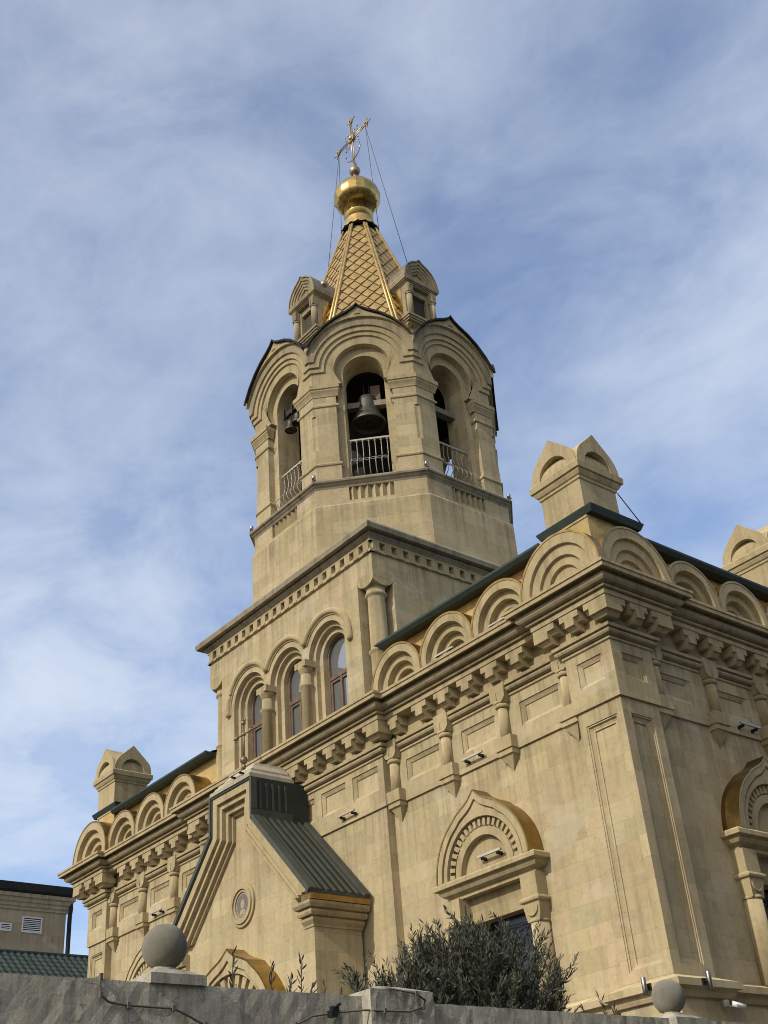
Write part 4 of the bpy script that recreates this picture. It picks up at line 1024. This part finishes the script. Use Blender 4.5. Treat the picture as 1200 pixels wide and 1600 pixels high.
# lightning wires by the turrets
mb = MB(); mb.tube([(-.74, -1.9, 12.4), (-.60, -2.25, 11.75)], .012, 5); tag(put(mb, 'conductor_wire', WIRE), 'thin dark wire slanting from the near corner turret down to the eaves', 'wire')
mb = MB(); mb.tube([(-1.9, -6.75, 12.62), (-2.3, -5.0, 12.1)], .012, 5); tag(put(mb, 'conductor_wire', WIRE), 'thin dark wire from the far turret to the roof behind the near turret', 'wire')

# ------------------------------------------------------------------ street wall
swall = empty('street_wall', (2.9, -8, -1.6), 'old grey rendered boundary wall with a squat pillar along the street', 'wall')
def rough_box(x0, x1, y0, y1, z0, z1, ny, nz, amp, seed, cols=None):
    rnd = random.Random(seed); mb = MB(); V = []; F = []
    def j(a): return rnd.uniform(-amp, amp)*a
    nx_ = 4
    # front (+x) grid, top grid, and plain other faces
    fg = [[(x1+j(1), -(y0+(y1-y0)*i/ny), z0+(z1-z0)*k/nz+(j(.8) if k == nz else 0)) for k in range(nz+1)] for i in range(ny+1)]
    for i in range(ny+1):
        for k in range(nz+1): V.append(fg[i][k])
    for i in range(ny):
        for k in range(nz): a = i*(nz+1)+k; F.append((a, a+nz+1, a+nz+2, a+1))
    b = len(V)
    for i in range(ny+1):
        V.append((x0, fg[i][nz][1], z1+j(.8))); V.append((x0, fg[i][nz][1], z0))
    for i in range(ny):
        F.append((i*(nz+1)+nz, (i+1)*(nz+1)+nz, b+2*(i+1), b+2*i)); F.append((b+2*i, b+2*i+2, b+2*i+3, b+2*i+1))
    F.append(tuple([k for k in range(nz+1)]+[b, b+1])); e = ny*(nz+1); F.append(tuple([e+k for k in range(nz+1)]+[b+2*ny, b+2*ny+1]))
    mb.add(V, F); mb.sm = [False]*len(F)
    return mb
put(rough_box(2.72, 3.0, -30, -8.25, -1.6, 1.80, 260, 30, .004, 1), 'wall_section', MWALL, swall)
put(rough_box(2.72, 3.0, -7.6, 14, -1.6, 1.775, 260, 30, .004, 2), 'wall_section', MWALL, swall)
mb = rough_box(2.36, 3.12, -8.27, -7.58, -1.6, 1.84, 14, 40, .004, 3)
pl = put(mb, 'pillar', MWALLC, swall)
mb = MB(); mb.frustum((2.36, 3.12, 7.58, 8.27), 1.842, (2.55, 2.95, 7.8, 8.05), 1.90); put(mb, 'pillar_cap', MWALLC, pl)
def ball_finial(x, y, z, label):
    mb = MB(); prof = [(.176*sin(pi*i/24)+1e-4, .295-.176*cos(pi*i/24)) for i in range(25)]
    mb.lathe(prof, 0, 0, 40); o = place(bpy.data.objects.new('ball_finial', mb.mesh('ball_finial', [MG])), None, (x, y, z)); tag(o, label, 'stone ball', 'stone balls on the street wall')
    st = MB(); st.box(-.24, .24, -.24, .24, -.02, .055); st.frustum((-.23, .23, -.23, .23), .055, (-.11, .11, -.11, .11), .115); st.lathe([(.11, .105), (.115, .12), (.085, .135), (.09, .15)], 0, 0, 24)
    place(bpy.data.objects.new('pedestal', st.mesh('pedestal', [MWALLC])), o, (x, y, z))
ball_finial(2.79, -10.02, 1.815, 'large speckled grey stone ball at the left in front of the porch gable')
ball_finial(2.86, -4.07, 1.72, 'smaller looking pale grey stone ball at the right before the church corner')
def cable(pts, label, name='cable', r=.009):
    mb = MB(); mb.tube([(x, -y, z) for x, y, z in pts], r, 6); o = tag(put(mb, name, CABLE), label, 'cable')
    mb = MB()
    for q in pts[1:-1:2]: mb.box(q[0]-.012, q[0]+.016, -q[1]-.012, -q[1]+.012, q[2]-.02, q[2]+.02)
    put(mb, 'clip', CABLE, o)
cable([(2.80, -10.66, 1.83), (3.0, -10.65, 1.82), (3.025, -10.67, 1.752), (3.025, -10.656, 1.688), (3.025, -10.588, 1.643), (3.025, -10.435, 1.628), (3.025, -10.279, 1.626), (3.025, -10.066, 1.622), (3.025, -9.957, 1.586), (3.025, -9.791, 1.517), (3.025, -9.5, 1.40)], 'grey cable clipped across the wall below the left stone ball')
cable([(3.025, -9.3, 1.42), (3.03, -8.97, 1.544), (3.03, -8.808, 1.616), (3.03, -8.551, 1.655), (3.09, -8.31, 1.673), (3.15, -8.153, 1.662), (3.15, -7.877, 1.668), (3.15, -7.73, 1.71), (3.15, -7.70, 1.765), (3.15, -7.80, 1.815), (3.14, -8.066, 1.845), (2.9, -8.1, 1.89)], 'grey cable looped round the pillar of the street wall')
mb = MB((3.05, -8.62, 1.66), 90)
mb.box(-.035, .02, -.02, .045, -.05, .0); mb.box(-.01, .05, -.02, .03, -.01, .035); mb.tube([(.0, .02, .02), (.05, .05, .05)], .012, 6); tag(put(mb, 'old_bracket', IRON), 'rusty broken iron bracket stuck in the wall beside the pillar', 'bracket')

# ------------------------------------------------------------------ neighbouring buildings at left
nb = empty('stone_building', (-42, 0, 1.0), 'plain modern stone clad building with a dark roof edge at the far left', 'building')
mb = MB(); mb.box(-60, -38, -7.85, 30, 1.0, 13.55); put(mb, 'wall', MB2, nb)
pth = [(-38, -30), (-38, 7.85), (-60, 7.85), (-60, -30)]
mb = MB(); mb.sweep([(0, 13.3), (.06, 13.32), (.06, 13.42), (.12, 13.46), (.14, 13.58), (.2, 13.62), (.22, 13.78), (.28, 13.80), (.28, 13.95), (-.3, 13.97)], pth, True); put(mb, 'cornice', MB2, nb)
mb = MB(); mb.sweep([(0, 13.95), (.30, 13.97), (.36, 14.05), (.38, 14.36), (-.5, 14.50)], pth, True); put(mb, 'roof_edge', DARKM, nb)
mb = MB(); mb.tube([(-37.9, -7.98, 13.9), (-37.85, -7.99, 13.5), (-37.9, -7.98, 13.2), (-37.9, -7.98, 1.0)], .10, 8); put(mb, 'downpipe', DARKM, nb)
def vent(y0, y1, z0, z1):
    mb = MB((-38, 0, 0), 90); mb.box(y0, y1, .0, .04, z0, z0+.05); mb.box(y0, y1, 0, .04, z1-.05, z1); mb.box(y0, y0+.05, 0, .04, z0+.05, z1-.05); mb.box(y1-.05, y1, 0, .04, z0+.05, z1-.05)
    o = put(mb, 'vent', LOUV, nb)
    mb = MB((-38, 0, 0), 90); k = int((z1-z0)/.085)
    for i in range(k): z = z0+.06+(z1-z0-.12)*i/k; mb.uprism([(.005, z+.03), (.035, z), (.035, z+.012), (.005, z+.045)], y0+.05, y1-.05)
    put(mb, 'slats', LOUV, o); mb = MB((-38, 0, 0), 90); mb.box(y0+.02, y1-.02, -.05, .003, z0+.02, z1-.02); put(mb, 'vent_backing', DARK, o)
vent(5.88, 6.77, 12.40, 13.07-.02); vent(4.93, 5.43, 12.40, 12.72)
tr = empty('tiled_roof_house', (-30, 0, 1.0), 'low house with dark green metal tile roof behind the street wall at the left', 'building')
mb = MB(); mb.box(-44, -30.2, -9, 25, 1.0, 8.3); put(mb, 'wall', MB2, tr)
# tile sheet: rows of scallops on a slope facing +x ; eaves (x=-27.6,z=7.7) ridge (x=-31,z=9.7)
mb = MB(); V = []; F = []
ny, rows, sub = 170, 13, 4
y0, y1 = -12.0, 9.5
xe, ze, xg, zg = -27.0, 7.3, -30.5, 9.78
ns = rows*sub
sx_, sz_ = xg-xe, zg-ze; sl_ = sqrt(sx_*sx_+sz_*sz_); nx_, nz_ = sz_/sl_, -sx_/sl_
for i in range(ny*3+1):
    y = y0+(y1-y0)*i/(ny*3); wv = .035*abs(sin(pi*i/3*.5)) if False else .03*(1+cos(2*pi*i/6))
    for k in range(ns+1):
        t = k/ns; ph = (k % sub)/sub; e = wv+.06*(1-ph)
        V.append((xe+sx_*t+nx_*e, -y, ze+sz_*t+nz_*e))
for i in range(ny*3):
    for k in range(ns): a = i*(ns+1)+k; F.append((a, a+ns+1, a+ns+2, a+1))
mb.add(V, F); put(mb, 'tile_roof', TILE, tr, merge=False)
mb = MB(); mb.tube([(-30.5, 12, 9.80), (-30.5, -9.6, 9.80)], .10, 8); put(mb, 'ridge_cap', TILE, tr)
mb = MB(); mb.add([(-30.5, 12, 9.78), (-30.5, -9.5, 9.78), (-34.5, -9.5, 7.6), (-34.5, 12, 7.6)], [(0, 1, 2, 3)]); put(mb, 'back_slope', TILE, tr)

# ------------------------------------------------------------------ unseen houses across and down the street, added for their shade
def shading_house(x0, x1, y0, y1, h, ang, label):
    o = empty('shading_house', ((x0+x1)/2, (y0+y1)/2, -1.6), label, 'building')
    mb = MB(); mb.box(x0, x1, -y1, -y0, -1.6, h-.01); put(mb, 'wall', MB2, o)
    mb = MB(); q = [(x0, y0), (x1, y0), (x1, y1), (x0, y1)]; mb.sweep([(0, h-.5), (.15, h-.45), (.2, h-.2), (.35, h-.15), (.35, h), (-.4, h+.02)], q, True); put(mb, 'cornice', MB2, o)
    mb = MB(); mb.box(x0+.3, x1-.3, -y1+.3, -y0-.3, h+.0, h+.25); put(mb, 'roof', DARKM, o)
    if ang == -90: L_ = y1-y0; base = (x0, y1, 0)
    else: L_ = x1-x0; base = (x1, y1, 0)
    n = int(L_/3)
    for k in range(int((h+.6)/3.2)):
        for i in range(n):
            mb = MB(base, ang); u = (i+.5)*L_/n; z = -.4+3.2*k
            mb.box(u-.6, u+.6, .002, .04, z, z+1.7); put(mb, 'window', GLASS, o)
shading_house(19, 31, -22, 40, 12.5, -90, 'unseen pale stone house row added across the street to dim the church side wall')
shading_house(-9, 9, -60, -34, 15.5, 180, 'unseen tall stone house added to the south to shade the street wall')
# ------------------------------------------------------------------ shrubs
def leafy(lf, p, ax, rnd, leaf, q):
    az = rnd.uniform(0, 2*pi); tilt = rnd.uniform(.35, 1.0)*(1.0 if q < .9 else .5)
    side = Vector((cos(az), sin(az), .2)); side = (side-ax*side.dot(ax)).normalized(); d = (ax*cos(tilt)+side*sin(tilt)).normalized()
    L_ = leaf[0]*rnd.uniform(.55, 1.3); wd = leaf[1]*rnd.uniform(.7, 1.25)
    s2 = d.cross(Vector((rnd.uniform(-1, 1), rnd.uniform(-1, 1), rnd.uniform(-.3, 1)))).normalized(); nn = d.cross(s2)*(.16*L_)
    m1 = p+d*L_*.35; m2 = p+d*L_*.7-nn*.2; e = p+d*L_-nn*.9
    lf.add([(v.x, -v.y, v.z) for v in (p, m1+s2*wd*.5, m2+s2*wd*.42, e, m2-s2*wd*.42, m1-s2*wd*.5)], [(0, 1, 5), (1, 2, 4, 5), (2, 3, 4)])
def branch(lf, sm, P0, P1, rnd, leaf, dens, r0, start=.12, bow=.1):
    L_ = (P1-P0).length; k = 8; wob = Vector((rnd.uniform(-1, 1), rnd.uniform(-1, 1), rnd.uniform(-.2, .6)))*bow*L_
    pts = [P0.lerp(P1, t/k)+wob*sin(pi*t/k) for t in range(k+1)]
    sm.tube([(p.x, -p.y, p.z) for p in pts], r0, 5, r0*.3)
    n = max(3, int(L_*dens))
    for i in range(n):
        q = start+(1-start)*(i+rnd.random()*.8)/n; q = min(q, .999); j = int(q*k)
        leafy(lf, pts[j].lerp(pts[j+1], q*k-j), (pts[j+1]-pts[j]).normalized(), rnd, leaf, q)
    return pts
def shrub(name, base, stems, label, cat='shrub', group=None, seed=1, leaf=(.095, .016), dens=60, twigs=0):
    rnd = random.Random(seed); o = empty(name, base, label, cat, group)
    lf = MB(); sm = MB()
    for (x, y, h, lx, ly, z0) in stems:
        P0 = Vector((x, y, z0)); P1 = P0+Vector((lx, ly, h)); pts = branch(lf, sm, P0, P1, rnd, leaf, dens, .010)
        for t in range(twigs):
            j = rnd.randint(2, 7); ax = (pts[j+1]-pts[j]).normalized()
            d = (ax*.9+Vector((rnd.uniform(-1, 1), rnd.uniform(-1, 1), rnd.uniform(-.1, .9)))*.8).normalized()
            branch(lf, sm, pts[j], pts[j]+d*rnd.uniform(.15, .38), rnd, leaf, dens*1.35, .005, .05, .12)
    put(lf, 'foliage', LEAF, o, recalc=False, merge=False); put(sm, 'stem', STEM, o)
    return o
rnd = random.Random(11)
stems = []
B0 = Vector((1.03, -5.53)); ax_ = Vector((.648, .762))   # along the wall of leaves
pr_ = Vector((-.762, .648))
SIL = [(-1.38, 2.35), (-1.15, 2.55), (-1.0, 2.86), (-.9, 2.66), (-.7, 2.80), (-.55, 2.85), (-.46, 3.08), (-.34, 2.98), (-.22, 3.18), (0, 3.12), (.16, 3.18), (.28, 3.34), (.4, 3.16), (.57, 3.18), (.85, 3.10), (1.05, 3.02), (1.2, 2.84), (1.3, 2.55), (1.36, 2.2)]
def topz(s):
    for (a, za), (b, zb) in zip(SIL[:-1], SIL[1:]):
        if a <= s <= b: return za+(zb-za)*(s-a)/(b-a)
    return 2.0
for i in range(235):
    s = rnd.gauss(.05, .60); s = max(-1.22, min(1.25, s)); d = rnd.gauss(0, .38)
    f = 1-.55*rnd.random()**1.8
    zt = 1.35+(topz(s)-.16-1.35)*f-.18*abs(d); s0 = s*.42+rnd.gauss(0, .10)
    q0 = B0+ax_*s0+pr_*d*.4; q1 = B0+ax_*s+pr_*d
    stems.append((q0.x, q0.y, max(.3, zt-1.15), q1.x-q0.x, q1.y-q0.y, 1.15))
shrub('willow_leaved_shrub', (1.03, -5.53, 1.0), stems, 'dark grey green narrow leaved shrub spreading in front of the hooded window', seed=3, dens=52, twigs=9, leaf=(.082, .0135))
def sprig(x, y, spec, label, seed):
    shrub('young_shrub', (x, y, 1.0), [(x+dx, y+dy, h, lx, ly, 1.5) for dx, dy, h, lx, ly in spec], label, 'shrub', 'young shoots behind the street wall', seed, dens=46)
sprig(2.2, -8.32, [(0, 0, .74, .01, .01), (.03, .03, .52, .05, .04), (-.03, -.04, .55, -.03, -.03), (.1, .1, .5, .05, .06)], 'young shoot standing just left of the wall pillar', 21)
sprig(2.2, -9.0, [(0, -.02, .78, 0, 0), (.05, .30, .66, .02, .03), (.2, .42, .55, .02, .02)], 'thin young shoots before the golden portal arch', 22)
sprig(2.2, -4.45, [(0, 0, .62, .01, .02), (-.05, -.1, .5, -.04, -.03), (.05, .12, .5, .03, .05)], 'small young shoot left of the right stone ball', 23)
